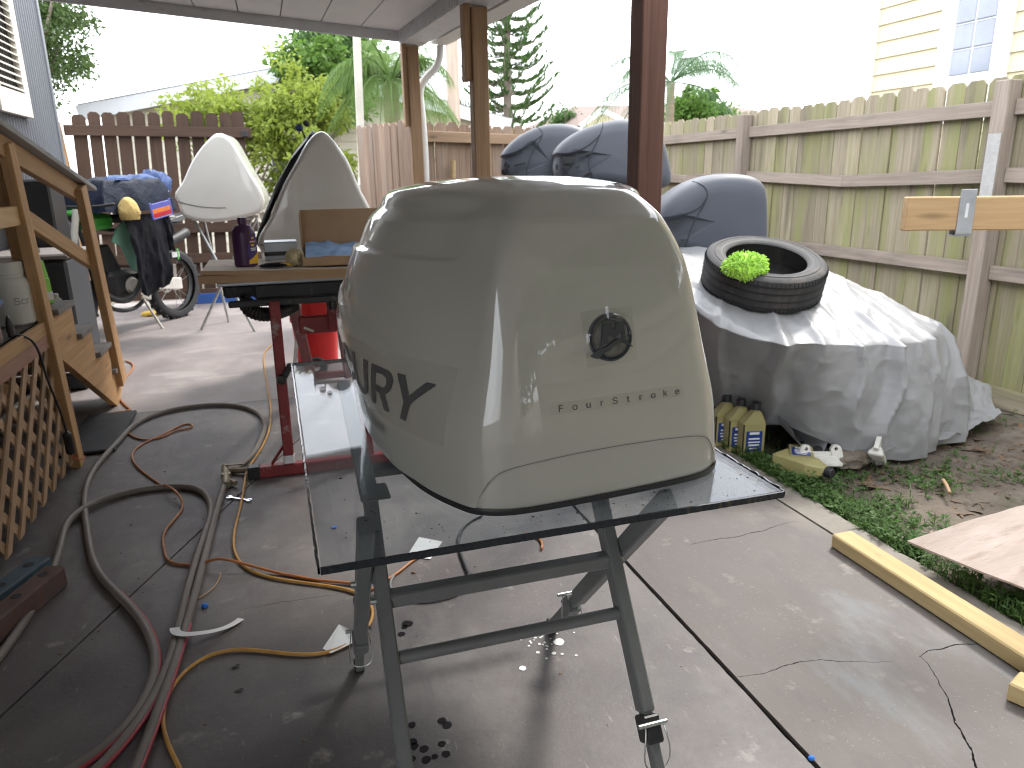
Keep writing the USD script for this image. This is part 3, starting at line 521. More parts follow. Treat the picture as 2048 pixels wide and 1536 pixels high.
lh = thing('low_house', 'low house with pale gable and brown shingle roof far beyond the covered motors', 'house')
part(lh, 'wall', aabox((10.5, 24, 0), (20, 32, 2.85)), 'siding')
part(lh, 'gable', prism([(10.0, 0), (11.6, 0), (11.6, 2.85), (10.5, 3.25), (10.0, 2.95)], .5), 'siding', M=np.array([[1, 0, 0, 0], [0, 0, -1, 23.9], [0, 1, 0, 0], [0, 0, 0, 1]], float))
for a, b in (((9.75, 23.3, 2.86), (10.5, 23.3, 3.36)), ((10.5, 23.3, 3.36), (11.7, 23.3, 2.86)), ((12.5, 23.25, 2.92), (15.2, 24.5, 3.62))): board(lh, 'roof_edge', a, b, .08, .16, 'trim_white')
part(lh, 'roof', tm([(9.8, 23.5, 2.9), (20.2, 23.5, 2.9), (18, 28, 4.0), (11.5, 28, 3.9), (9.8, 32.5, 2.9), (20.2, 32.5, 2.9)], [[0, 1, 2], [0, 2, 3], [0, 3, 4], [1, 5, 2], [4, 3, 2], [4, 2, 5]]), 'shingle')
part(lh, 'eave_board', aabox((11.8, 23.35, 2.75), (20.2, 23.49, 2.92)), 'trim_white')
up = thing('utility_pole', 'weathered brown utility pole standing behind the tan fence', 'utility pole')
part(up, 'pole', tube(np.array([(3.58, 15, 0), (3.60, 15, 3), (3.64, 15, 9)]), np.array([.135, .125, .10]), 20), 'pole', smooth=40)
part(up, 'crossarm', aabox((2.6, 14.86, 8.2), (4.6, 14.96, 8.32)), 'pole')
wp = thing('white_post', 'slim whitewashed post standing between the palm and the tan gate', 'post')
board(wp, 'post', (1.075, 9.6, 0), (1.165, 9.6, 3.05), .085, .085, 'whitepole', up=(0, 1, 0)); 
part(wp, 'band', aabox((1.055, 9.53, 1.33), (1.175, 9.56, 1.41)), 'trim_white')

# ------------------------------------------------------------------ trees
def leaf_quads(c, d, up, L, W):
    """diamond leaves: centres c, directions d, normals up"""
    d = d / (np.linalg.norm(d, axis=1, keepdims=True) + 1e-9); s = np.cross(d, up); s /= (np.linalg.norm(s, axis=1, keepdims=True) + 1e-9)
    L = np.broadcast_to(L, len(c))[:, None]; W = np.broadcast_to(W, len(c))[:, None]; u = np.cross(s, d)
    v = np.stack([c - d * L / 2, c + s * W / 2 + u * L * .08, c + d * L / 2, c - s * W / 2 + u * L * .08], 1).reshape(-1, 3)
    i = np.arange(len(c)) * 4
    return tm(v, np.vstack([np.c_[i, i + 1, i + 2], np.c_[i, i + 2, i + 3]]))
def rdir(r, n): x = r.normal(size=(n, 3)); return x / np.linalg.norm(x, axis=1, keepdims=True)
def clump_crown(r, clumps, per, size, aspect=.45, droop=.3, jitter=1.0):
    cs, ds = [], []
    for (c, rad) in clumps:
        k = max(6, int(per * r.uniform(.6, 1.3))); p = rdir(r, k) * (r.random((k, 1)) ** .45) * rad * np.array([1, 1, .75]); cs.append(np.array(c) + p); ds.append(p / (np.linalg.norm(p, axis=1, keepdims=True) + 1e-6) + rdir(r, k) * .9 * jitter + np.array([0, 0, -droop]))
    c, d = np.vstack(cs), np.vstack(ds); n = rdir(r, len(c)) + np.array([0, 0, .8]); s = size * r.uniform(.65, 1.35, len(c))
    return leaf_quads(c, d, n, s, s * aspect)
def tree(name, label, base, height, crown, m, seed, nclump, per, size, cr=.55, trunk_r=.14, lean=(0, 0), group=None, shape=None):
    """crown: list of ellipsoids (cx, cy, cz, rx, ry, rz) whose volume is filled with clumps, thinner towards the rim"""
    r = np.random.default_rng(seed); t = thing(name, label, 'tree', group)
    clumps = []; tot = sum(e[3] * e[4] * e[5] for e in crown)
    for e in crown:
        k = max(3, int(nclump * e[3] * e[4] * e[5] / tot))
        p = rdir(r, k) * (r.random((k, 1)) ** .5) * np.array(e[3:6]) * r.uniform(.75, 1.12, (k, 1)) + np.array(e[:3])
        clumps += [(q, cr * r.uniform(.55, 1.25)) for q in p]
    top = np.array([crown[0][0], crown[0][1], crown[0][2]]); b = np.array(base, float); ms = []
    tr = spline([b, b * .6 + top * .4 + r.normal(0, .1, 3), top], 14); ms.append(tube(tr, np.linspace(trunk_r, trunk_r * .45, 14), 10))
    for k in r.choice(len(clumps), min(26, len(clumps)), replace=False):
        s = tr[r.integers(4, 12)]; e = clumps[k][0]; ms.append(tube(spline([s, (s + e) / 2 + r.normal(0, .12, 3), e], 8), np.linspace(trunk_r * .35, .012, 8), 6))
    part(t, 'trunk', cat_(*ms), 'bark', smooth=True)
    part(t, 'crown', clump_crown(r, clumps, per, size), m)
    return t
tree('oak_tree', 'green and rust tinged oak standing beyond the metal house wall', (-4.0, 14.5, 0), 6, [(-3.2, 14, 3.75, .95, 1.0, 1.15), (-2.95, 14, 4.9, 1.0, 1.0, 1.1), (-4.0, 15, 3.8, 1.1, 1, 1.6)], 'lf_oak', 5, 190, 150, .085, cr=.36)
tree('yellow_bush_tree', 'yellow green bushy tree spreading above the brown gate', (.1, 13, 0), 3.5, [(-.85, 13, 2.3, .75, .7, .5), (-.1, 12.8, 2.35, .8, .8, .6), (.65, 12.8, 2.55, .7, .7, .85), (.3, 12.6, 1.5, .7, .5, .6)], 'lf_yellow', 6, 150, 80, .10, cr=.30, trunk_r=.06)
tree('bright_green_tree', 'bright green leafy tree rising over the yellow bushy one', (1.1, 15.2, 0), 5, [(.95, 15, 3.25, .65, .8, .75), (1.5, 15.2, 3.0, .5, .8, .7)], 'lf_green', 7, 80, 90, .14, cr=.34, trunk_r=.1)
tree('feathery_tree', 'dark feathery tree tucked under the far roof edge', (1.6, 20, 0), 6, [(1.7, 20, 4.5, .9, 1.0, .75), (2.2, 20, 4.2, .8, 1.0, .8), (1.1, 20, 4.1, .7, .8, .4)], 'lf_pine', 8, 110, 85, .17, cr=.4, trunk_r=.14)
tree('small_far_tree', 'small sparse tree on the skyline left of the far gabled house', (10.3, 26, 0), 3.6, [(10.3, 26, 3.25, .75, .8, .42)], 'lf_pine', 9, 40, 26, .15, cr=.28, trunk_r=.06)
tree('round_far_tree', 'rounded dark tree on the skyline right of the far palm', (13.4, 22, 0), 4.5, [(13.0, 22, 3.25, .8, 1, .7), (13.8, 22, 3.1, .6, .8, .55)], 'lf_green', 10, 80, 75, .2, cr=.36, trunk_r=.12)
# hedge-like shrub under the yellow tree
tree('low_shrub', 'low mixed shrub beside the white post and palm trunk', (.95, 11.4, 0), 1.6, [(.85, 11.3, 1.2, .5, .4, .9)], 'lf_yellow', 14, 36, 70, .1, cr=.28, trunk_r=.04)

tree('garden_tree', 'unseen broad leafy tree added behind the camera to block sky light', (5.2, -2.6, 0), 5, [(4.3, -2.4, 4.6, 2.1, 2.6, 1.6), (5.4, -.6, 4.2, 1.5, 1.6, 1.8), (5.6, -3.5, 3.0, 1.2, 2.2, 1.6)], 'lf_green', 15, 360, 60, .32, cr=.75, trunk_r=.2)  # out-of-view tree added to cut sky light and its streak on the cover
tree('garden_tree', 'second unseen leafy tree added further behind the camera to block sky light', (4.6, -8.2, 0), 5, [(4.2, -8.6, 4.4, 2.3, 2.0, 2.2), (5.6, -6.2, 3.4, 1.4, 2.2, 2.0), (3.2, -9.0, 2.2, 1.6, .9, 1.8)], 'lf_green', 16, 320, 60, .32, cr=.75, trunk_r=.2)  # out-of-view tree added to close the bright gap behind
def conifer():
    r = np.random.default_rng(21); t = thing('conifer_tree', 'tall tiered conifer with upturned feathery branches behind the tan fence', 'tree')
    bx, by, H = 6.25, 20.0, 8.4
    part(t, 'trunk', tube(np.array([(bx, by, 0), (bx + .03, by, 4), (bx + .10, by, H)]), np.array([.16, .11, .02]), 12), 'bark', smooth=True)
    cs, ds, ns, ms = [], [], [], []
    z = 2.15
    while z < H - .15:
        f = (H - z) / (H - 2.0); R = 1.42 * f ** .8 + .12; nb = int(7 + 2 * r.random()); ph = r.random() * 6.28
        for k in range(nb):
            a = ph + 6.283 * k / nb + r.normal(0, .14); L = R * r.uniform(.8, 1.08); u = np.array([math.cos(a), math.sin(a), 0]); q = np.linspace(0, 1, 16)
            zr = z + r.normal(0, .03); curve = np.array([bx + .1 * z / H, by, zr]) + u * (q * L)[:, None] + np.array([0, 0, 1.0]) * (.02 * L * q + .28 * L * q ** 2.6 - .10 * L * np.sin(q * 3.14))[:, None]
            ms.append(tube(curve, np.linspace(.024, .006, 16), 5))
            m = int(62 * L) + 14; qq = r.uniform(.12, 1.0, m); p = np.stack([np.interp(qq, q, curve[:, c]) for c in range(3)], 1); tdir = np.gradient(curve, axis=0); td = np.stack([np.interp(qq, q, tdir[:, c]) for c in range(3)], 1); td /= np.linalg.norm(td, axis=1, keepdims=True)
            side = np.cross(td, [0, 0, 1.0]); side /= np.linalg.norm(side, axis=1, keepdims=True); sg = r.choice([-1, 1], m)[:, None]
            d = td * .75 + side * sg * r.uniform(.2, .9, (m, 1)) + np.array([0, 0, .55]); cs.append(p + d * .07 + r.normal(0, .018, (m, 3))); ds.append(d); ns.append(rdir(r, m))
        z += .29 * (0.75 + .45 * f)
    c, d, n = np.vstack(cs), np.vstack(ds), np.vstack(ns)
    part(t, 'branches', cat_(*ms), 'bark'); part(t, 'crown', leaf_quads(c, d, n, r.uniform(.12, .24, len(c)), .036), 'lf_pine')
conifer()
def palm(label, base, H, nf, FL, droop, m, seed, llen=.42, lw=.028, trunk_r=.14, spread=1.0, nl=46, dead=0):
    r = np.random.default_rng(seed); t = thing('palm_tree', label, 'tree'); b = np.array(base, float); top = b + np.array([0, 0, H])
    zz = np.linspace(0, 1, 30); part(t, 'trunk', tube(b + np.outer(zz, (0, 0, H)), trunk_r * (1 - .25 * zz) * (1 + .06 * np.cos(np.arange(30) * 3.1)), 14), 'palmtrunk', smooth=30)
    for k in range(nf):
        a = 6.283 * k / nf * 2.618 + r.normal(0, .15); el = r.uniform(-.1, 1.15); L = FL * r.uniform(.8, 1.1); u = np.array([math.cos(a) * spread, math.sin(a), 0]); q = np.linspace(0, 1, 24)
        h = np.cos(el) * L * (q - .18 * q ** 2 * droop); zc_ = np.sin(el) * L * q - droop * L * (.55 + .25 * np.cos(el)) * q ** 2.2
        curve = top + u * h[:, None] + np.array([0, 0, 1.0]) * zc_[:, None]
        fr = part(t, 'frond', tube(curve, np.linspace(.018, .004, 24), 5), m)
        qq = np.linspace(.10, .995, nl); p = np.stack([np.interp(qq, q, curve[:, c]) for c in range(3)], 1); td = np.gradient(curve, axis=0); td = np.stack([np.interp(qq, q, td[:, c]) for c in range(3)], 1); td /= np.linalg.norm(td, axis=1, keepdims=True)
        side = np.cross(td, [0, 0, 1.0]); side /= np.linalg.norm(side, axis=1, keepdims=True) + 1e-9
        V, F = [], []
        for sgn in (-1, 1):
            l = llen * np.sin(np.clip(qq * 2.9 + .25, 0, 3.0)) ** .6 * r.uniform(.85, 1.12, nl); d1 = side * sgn * .8 + td * .55 + np.array([0, 0, -.05]); d1 /= np.linalg.norm(d1, axis=1, keepdims=True); d2 = d1 * .55 + np.array([0, 0, -.95]) + r.normal(0, .12, (nl, 3)); d2 /= np.linalg.norm(d2, axis=1, keepdims=True)
            p1 = p + d1 * (l * .4)[:, None]; p2 = p1 + d2 * (l * .6)[:, None]; w = td * lw
            o = len(V) * 1; base_i = sum(len(x) for x in V); V.append(np.stack([p - w * .5, p + w * .5, p1 + w * .6, p1 - w * .6, p2], 1).reshape(-1, 3)); i = base_i + np.arange(nl) * 5
            F.append(np.vstack([np.c_[i, i + 1, i + 2], np.c_[i, i + 2, i + 3], np.c_[i + 3, i + 2, i + 4]]))
        part(fr, 'leaflets', tm(np.vstack(V), np.vstack(F)), m)
    return t
palm('shaggy weeping palm with yellowing fronds behind the white post', (1.85, 11.6, 0), 2.75, 34, 1.5, 1.0, 'lf_palm', 31, llen=.55, lw=.009, trunk_r=.15, nl=46)
palm('lone feathery palm behind the dark post, over the covered motors', (8.9, 16, 0), 3.35, 16, 2.7, .92, 'lf_palm2', 33, llen=.6, lw=.016, trunk_r=.12, nl=46)

# ------------------------------------------------------------------ the glossy motor cover on its stand
CA = [[0, .15, .232, .276, .301, .334, .356, .366, .35, .29, .19, .08, 0],
      [0, .15, .235, .276, .302, .343, .373, .389, .372, .31, .20, .085, 0],
      [0, .15, .222, .251, .271, .326, .378, .415, .398, .33, .215, .09, 0],
      [0, .13, .195, .214, .227, .268, .320, .366, .355, .29, .19, .075, 0],
      [0, .11, .157, .176, .190, .236, .292, .329, .316, .248, .16, .062, 0],
      [0, .104, .150, .168, .182, .225, .278, .313, .300, .234, .150, .058, 0],
      [0, .082, .121, .139, .154, .196, .240, .268, .255, .195, .122, .049, 0],
      [0, .036, .056, .064, .072, .09, .108, .118, .11, .085, .05, .02, 0]]
CB = [[0, .003, .015, .040, .078, .166, .295, .49, .70, .85, .93, .96, .965],
      [.012, .015, .029, .056, .092, .18, .30, .49, .70, .86, .945, .975, .98],
      [.038, .040, .053, .078, .113, .2, .31, .49, .70, .86, .945, .975, .98],
      [.072, .074, .084, .102, .134, .225, .325, .49, .70, .84, .91, .94, .945],
      [.105, .107, .116, .132, .160, .24, .335, .49, .69, .81, .87, .895, .90],
      [.123, .125, .133, .149, .176, .252, .344, .49, .68, .79, .85, .87, .875],
      [.180, .182, .190, .206, .232, .29, .365, .49, .65, .74, .79, .81, .81],
      [.33, .331, .336, .345, .356, .385, .42, .49, .56, .60, .625, .635, .636]]
CZ = [0, .12, .28, .445, .530, .546, .586, .611, .615]
def cowl_surface(NS, NT, t1=None):
    A_, B_ = np.array(CA), np.array(CB); k = np.linspace(0, 12, NS + 1); idx = np.arange(13)
    aa = np.array([CubicSpline(idx, r, bc_type=((1, r[1] - r[0]), (1, r[-1] - r[-2])))(k) for r in A_]); bb = np.array([CubicSpline(idx, r, bc_type=((1, 0.), (1, 0.)))(k) for r in B_])
    fa = np.concatenate([-aa[:, ::-1], aa[:, 1:-1]], 1); fb = np.concatenate([bb[:, ::-1], bb[:, 1:-1]], 1)
    fa = np.vstack([fa, np.zeros(fa.shape[1])]); fb = np.vstack([fb, np.full(fb.shape[1], .49)]); t = np.arange(9); tt = np.linspace(0, t1 or 8, NT + 1)
    z = PchipInterpolator(t, CZ)(tt)[:, None] + 0 * fa[:1]
    return np.stack([PchipInterpolator(t, fa)(tt), PchipInterpolator(t, fb)(tt), z], -1)
def gnormals(S):
    du = np.roll(S, -1, 1) - np.roll(S, 1, 1); dv = np.gradient(S, axis=0); n = np.cross(du, dv); n /= np.linalg.norm(n, axis=-1, keepdims=True) + 1e-12
    return n
sstep = lambda x: np.clip(x, 0, 1) ** 2 * (3 - 2 * np.clip(x, 0, 1))
PSI = math.radians(5.0)
COWL = Tr(.600, 1.245, .812) @ Rot(5.0, [0, 0, 1])
NS, NT = 260, 240
CS = cowl_surface(NS, NT); CN = gnormals(CS)
if (CN[60, :, :2] * (CS[60, :, :2] - np.array([0, .49]))).sum() < 0: CN = -CN
a_, b_, z_ = CS[..., 0], CS[..., 1], CS[..., 2]
# rear scallop below a curved line, shoulder step, raised side band
zcurve = lambda a: PchipInterpolator([0, .1, .16, .20, .232, .252, .268, .285], [.096, .094, .090, .0855, .077, .060, .034, -.01])(np.minimum(np.abs(a), .285))
zc_ = zcurve(a_)
rear = 1 - sstep((b_ - .075) / .03)
scal = sstep((zc_ - z_) / .006) * rear
zb = .268 + .20 * np.clip(b_ - .26, 0, 1)
band = sstep((zb - z_) / .014) * sstep((b_ - .22) / .12) * (1 - sstep((b_ - .80) / .1))
zs = .452 + .0 * b_
shoulder = sstep((z_ - zs) / .012) * sstep((b_ - .17) / .10) * (1 - sstep((z_ - .55) / .03))
topdip = sstep((z_ - .536) / .03) * np.exp(-((b_ - .22) / .08) ** 2) * np.exp(-(a_ / .2) ** 4)
D = -.0045 * scal + .0075 * band - .011 * shoulder - .004 * topdip
CS2 = CS + CN * D[..., None]
nA, nB = CS2.shape[:2]
cw = thing('motor_cover', 'large glossy warm white outboard motor cover standing on the clear sheet', 'motor cover', M=COWL)
part(cw, 'shell', tm(CS2.reshape(-1, 3), gridfaces(nA, nB, True)[:, ::-1] if False else gridfaces(nA, nB, True)), 'paint', smooth=True)
rim = CS[0] + np.array([0, 0, -.002]); inn = rim * np.array([.985, .985, 1]) + np.array([0, .007, 0]); 
lip = np.stack([rim + [0, 0, .004], CS[0] * [1.004, 1.004, 1] + [0, -.002, -.001], rim + [0, 0, -.009], inn + [0, 0, -.009], inn + [0, 0, .03]], 0)
part(cw, 'rim_gasket', tm(lip.reshape(-1, 3), gridfaces(5, nB, True)), 'gasket', smooth=40)
sline = [(a, float(zcurve(a)) - .002) for a in np.linspace(-.272, .272, 120)]
def side_pt(b, z, sgn=-1):
    """point and outward normal on the cover's side at forward distance b, height z"""
    r = np.interp(z, CS2[:, 0, 2], np.arange(nA)); i = int(min(r, nA - 2)); f = r - i
    row = CS2[i] * (1 - f) + CS2[i + 1] * f; nr = CN[i] * (1 - f) + CN[i + 1] * f
    half = np.arange(0, NS + 1)[::-1] if sgn < 0 else np.r_[NS + np.arange(0, NS)]
    # the left half runs from the front (index 0) to the rear centre (index NS)
    R, Nn_ = row[half], nr[half]; s = np.interp(b, R[:, 1], np.arange(len(R))) if True else 0; j = int(min(s, len(R) - 2)); g = s - j
    return R[j] * (1 - g) + R[j + 1] * g, Nn_[j] * (1 - g) + Nn_[j + 1] * g
def rear_pt(a, z):
    r = np.interp(z, CS2[:, 0, 2], np.arange(nA)); i = int(min(r, nA - 2)); f = r - i
    row = CS2[i] * (1 - f) + CS2[i + 1] * f; nr = CN[i] * (1 - f) + CN[i + 1] * f; w = slice(NS - 120, NS + 120); R, Nn_ = row[w], nr[w]
    s = np.interp(a, R[:, 0], np.arange(len(R))); j = int(min(s, len(R) - 2)); g = s - j
    return R[j] * (1 - g) + R[j + 1] * g, Nn_[j] * (1 - g) + Nn_[j + 1] * g
def drape(mesh, fn, off, sub=0.012):
    """lays a flat mesh (x along, y up, z out) on the cover with fn(x, y)"""
    v, f = trimesh.remesh.subdivide_to_size(mesh.vertices, mesh.faces, sub, max_iter=12); out = np.zeros_like(v)
    for k, p in enumerate(v):
        q, n = fn(p[0], p[1]); out[k] = q + n * (off + p[2])
    return tm(out, f)
def sheet(x0, x1, y0, y1, n=24, m=6):
    gx, gy = np.meshgrid(np.linspace(x0, x1, n), np.linspace(y0, y1, m), indexing='ij'); return tm(np.stack([gx, gy, 0 * gx], -1).reshape(-1, 3), gridfaces(n, m))
def strip_line(pts, w):
    p = np.array(pts); t = np.gradient(p, axis=0); t /= np.linalg.norm(t, axis=1, keepdims=True); n = np.stack([-t[:, 1], t[:, 0]], 1)
    v = np.c_[np.stack([p + n * w / 2, p - n * w / 2], 1).reshape(-1, 2), np.zeros(2 * len(p))]; return tm(v, gridfaces(len(p), 2))
part(cw, 'panel_seam', drape(strip_line(sline, .0016), rear_pt, .0006, .05), 'seam')  # dark strip painting the shading along the scallop step edge
# side wordmark: reads from the front of the cover back to the rear, on its left side
wm = text('MERCURY', .078, .0007, bold=True, center=False); ext = wm.bounds
wm.vertices[:, 0] += wm.vertices[:, 1] * .30
W0 = wm.bounds; wm.vertices[:, 0] = (wm.vertices[:, 0] - W0[0, 0]) / (W0[1, 0] - W0[0, 0]); wm.vertices[:, 1] -= ext[0, 1]
side_fn = lambda x, y: side_pt(.93 - x, y)
wm.vertices[:, 0] *= .785
wmv = wm.vertices.copy(); wm.vertices[:, 1] = wmv[:, 1] * 1.16 + .128 + .040 * (1 - wmv[:, 0] / .785)
part(cw, 'wordmark', drape(wm, lambda x, y: side_pt(.938 - x, y), .0022, .010), 'decal')
bk = []
for (x0, x1, dz0, dz1) in ((.10, .80, .108, .262),): bk.append(sheet(x0, x1, dz0, dz1, 60, 10))
for b in bk:
    b.vertices[:, 1] += .045 * (1 - b.vertices[:, 0] / .785) * .75
part(cw, 'side_backing_film', drape(cat_(*bk), lambda x, y: side_pt(.915 - x, y), .0014, .03), 'backing')
mw = text('MMM', .030, .0004, bold=True, center=False); mw.vertices[:, 0] = mw.vertices[:, 0] / mw.bounds[1, 0] * .17 + .40; mw.vertices[:, 1] = mw.vertices[:, 1] * 1.2
stripes = cat_(*[tm([(.36 + k * .022, .062 + k * .001, 0), (.37 + k * .022, .062 + k * .001, 0), (.392 + k * .022, .118 - k * .002, 0), (.382 + k * .022, .118 - k * .002, 0)], [[0, 1, 2], [0, 2, 3]]) for k in range(10)])
part(cw, 'lower_stripes', drape(stripes, lambda x, y: side_pt(.915 - x, y), .0016, .02), 'decal_fade')
# rear emblem under its clear film, and the strip of small lettering
em = part(cw, 'emblem_disc', tm(*(lambda m: (m.vertices, m.faces))(lathe([(0, .004), (.0335, .004), (.036, .007), (.0405, .0075), (.0435, .004), (.0442, -.004), (0, -.004)], 56))), 'emblem', smooth=35,
          M=(lambda q: facing(q[0] + np.array(q[1]) * .003, q[1]))(rear_pt(.008, .309)) @ np.diag([1.08, 1.08, 1, 1]))
mk = Polygon([(-.024, -.014), (-.0165, .026), (.000, .0265), (.004, .012), (.011, .027), (.0265, .028), (.0255, -.006), (.017, -.004), (.018, .008), (.006, -.002), (-.006, .004), (-.010, -.008)])
wv = Polygon([(-.047, -.030), (-.040, -.0235), (-.028, -.018), (-.014, -.0165), (.000, -.008), (.010, -.003), (.022, -.004), (.030, -.010), (.040, -.022), (.030, -.0155), (.022, -.0105), (.010, -.0105), (-.002, -.0175), (-.010, -.0235), (-.020, -.026), (-.028, -.032), (-.034, -.0355), (-.040, -.0335)])
ring = Point(0, 0).buffer(.036, 40).difference(Point(.001, .002).buffer(.0345, 40)).intersection(sbox(-.03, -.04, .04, -.012))
Mem = facing(np.zeros(3), (0, 0, 1), (0, 1, 0))
part(em, 'emblem_face', prism(Point(0, 0).buffer(.0345, 24), .0052), 'emblem'); part(em, 'emblem_letter', cat_(*[cbox(1e-4, 1e-4, 1e-4)][:0], prism(mk, .0035)), 'emblem2', M=Tr(0, 0, .005))
part(em, 'emblem_wave', prism(wv, .0035), 'emblem2', M=Tr(0, 0, .0078)); part(em, 'emblem_arc', prism(ring, .002), 'emblem2', M=Tr(0, 0, .0042))
fs = sheet(-.055, .058, -.052, .055, 18, 18); x, y = fs.vertices[:, 0], fs.vertices[:, 1]
rr = np.hypot(x, y); fs.vertices[:, 2] = .0015 + .0078 * (1 - sstep((rr - .042) / .010)) + .0006 * np.sin(x * 300 + y * 190) * (rr > .045); fs.vertices[:, 0] += -.06 * y; fs.vertices[:, 1] += .02 * x
part(cw, 'emblem_film', drape(fs, lambda u, w: rear_pt(u + .006, w + .309), .0, .02), 'clearfilm', smooth=True)
curl = sheet(-.012, .05, .030, .052, 14, 6); curl.vertices[:, 2] = .010 + .006 * np.sin(curl.vertices[:, 0] * 90 + 1); curl.vertices[:, 1] += -.42 * (curl.vertices[:, 0] - .012)
part(cw, 'film_curl', drape(curl, lambda u, w: rear_pt(u + .01, w + .307), 0, .02), 'clearfilm', smooth=True)
ls = sheet(-.131, .173, .1745, .1975, 40, 4); ls.vertices[:, 2] = .0006 + .0008 * np.clip((ls.vertices[:, 0] - .14) / .03, 0, 1)
part(cw, 'lettering_film', drape(ls, rear_pt, .0006, .02), 'backing')
LT = []; xs_ = np.linspace(-.108, .157, 10)
for ch, xx in zip('FourStroke', xs_): t = text(ch, .0128, .0005, center=False); t.apply_translation([xx - t.bounds[:, 0].mean(), .1793, 0]); t.vertices[:, 0] = xx + (t.vertices[:, 0] - xx) * 1.25; LT.append(t)
for t in LT: part(cw, 'small_letter', drape(t, rear_pt, .0018, .02), 'decal')
solo('rubber_pad', aabox((.62, 1.42, .801), (.70, 1.55, .812)), 'blackcap', 'flat black pad between the glossy cover and the clear sheet', 'pad')
solo('rubber_pad', aabox((.40, 1.75, .801), (.55, 2.0, .812)), 'blackcap', 'second black pad further back under the glossy cover', 'pad')
solo('support_block', aabox((.35, 1.45, .801), (.75, 2.05, .85)), 'steel', 'grey block hidden inside the rim of the glossy cover', 'block')

GX0, GX1, GY0, GY1 = .020, .938, 1.160, 2.650
gp_ = thing('clear_sheet', 'clear scratched acrylic sheet with dark edges forming the table top', 'table top')
part(gp_, 'pane', aabox((GX0 + .002, GY0 + .002, .7885), (GX1 - .002, GY1 - .002, .800), .0004), 'glass')
er = np.random.default_rng(2)
def rough_edge(p0, p1, n, amp):
    q = np.linspace(0, 1, n)[:, None]; c = np.array(p0) * (1 - q) + np.array(p1) * q; d = np.array(p1) - np.array(p0); d /= np.linalg.norm(d); nn = np.array([d[1], -d[0], 0]); c = c + nn * (er.random((n, 1)) * amp)
    V = np.stack([c + [0, 0, .0132], c + nn * .004 + [0, 0, .0128], c + nn * .004, c], 1).reshape(-1, 3); return tm(V, gridfaces(n, 4, True))
for k, (a, b, am) in enumerate((((GX0, GY0, .787), (GX1, GY0, .787), .0012), ((GX1, GY0, .787), (GX1, GY1, .787), .007), ((GX1, GY1, .787), (GX0, GY1, .787), .004), ((GX0, GY1, .787), (GX0, GY0, .787), .0025))):
    part(gp_, 'edge', rough_edge(a, b, 140, am), 'glassedge')
fr = np.random.default_rng(8); fl_ = []
for k in range(420):
    u = fr.random(); x = GX0 + .03 + fr.random() ** .9 * .87; y = GY0 + .015 + fr.exponential(.13)
    if y > GY1 - .05: continue
    s = .0007 + fr.exponential(.0008); a = fr.random() * 6.28; c = np.array([x, y, .8006]); d1 = np.array([math.cos(a), math.sin(a), 0]) * s; d2 = np.array([-math.sin(a), math.cos(a), 0]) * s * .55
    fl_.append(tm([c - d1, c + d2, c + d1, c - d2, c + [0, 0, s * .4]], [[0, 1, 4], [1, 2, 4], [2, 3, 4], [3, 0, 4]]))
solo('paint_flakes', cat_(*fl_), 'flake', 'tiny black flakes scattered over the clear sheet', 'flakes', kind='stuff')
for x0, y0, x1, y1, w in ((.05, 1.26, .075, 1.245, .0012), (.055, 1.33, .068, 1.30, .0010), (.08, 1.55, .14, 1.53, .0008), (.06, 1.86, .10, 1.92, .0012), (.085, 2.05, .11, 2.0, .001)):
    pass
solo('tape_scrap', cbox(.022, .016, .006, .003), 'bluetape', 'scrap of blue tape showing through the left part of the clear sheet', 'tape', M=Tr(.124, 2.947, .004))

st = thing('folding_stand', 'grey steel folding scissor stand carrying the clear sheet', 'stand')
def bar(name, a, b, w, h, up=(0, 0, 1), m='steel', ch=.004, par=None): return board(par or st, name, a, b, w, h, m, up=up, ch=ch)
XL0, XR0, XL1, XR1 = .118, .742, .152, .706
cy = lambda z: 1.115 + .66 * z
by_ = lambda z: 1.985 - .93 * z
ay_ = lambda z: 1.975 - .80 * z
def leg(x, fy, zt, name='leg'):
    a, b = np.array((x, fy(.24), .24)), np.array((x, fy(zt), zt)); L = bar(name, a, b, .032, .046, up=(0, 1, 0))
    i0, i1 = np.array((x, fy(.005), .005)), np.array((x, fy(.30), .30)); base = str(L.GetPath())
    return L, i0, i1
for x, fy, zt in ((XL0, ay_, .765), (XR0, by_, .765), (XL1, cy, .765), (XR1, cy, .765)):
    L, i0, i1 = leg(x, fy, zt)
    board(st, 'inner_leg', i0, i1, .022, .034, 'steel', up=(0, 1, 0))
    d = (i1 - i0) / np.linalg.norm(i1 - i0); c = i0 + d * .215
    part(st, 'collar', cbox(.06, .04, .054, .004), 'gasket' if fy is cy else 'steel', M=frame(i0 + d * .245, d, up=(0, 1, 0)))
    part(st, 'locking_pin', rod((x - .036, c[1], c[2] + .05), (x + .034, c[1], c[2] + .05), .0055, 10), 'zinc')
    q = spline([(x - .022, c[1] - .004, c[2] + .05), (x - .03, c[1] - .022, c[2] + .01), (x - .018, c[1] - .028, c[2] - .045), (x + .018, c[1] - .028, c[2] - .045), (x + .03, c[1] - .022, c[2] + .01), (x + .024, c[1] - .004, c[2] + .05)], 40)
    part(st, 'pin_wire', tube(q, .0018, 6), 'zinc')
    part(st, 'foot_cap', cbox(.028, .042, .03, .004), 'gasket', M=Tr(x, fy(.012), .0155))
bar('crossbar', (XL1 + .012, cy(.53), .53), (XR1 - .012, cy(.53), .53), .034, .034)
part(st, 'round_crossbar', rod((XL1 + .012, cy(.425), .425), (XR1 - .012, cy(.425), .425), .0145, 18), 'steel', smooth=40)
bar('top_rail', (XL1 - .004, cy(.775), .772), (XR1 + .004, cy(.775), .772), .045, .022)
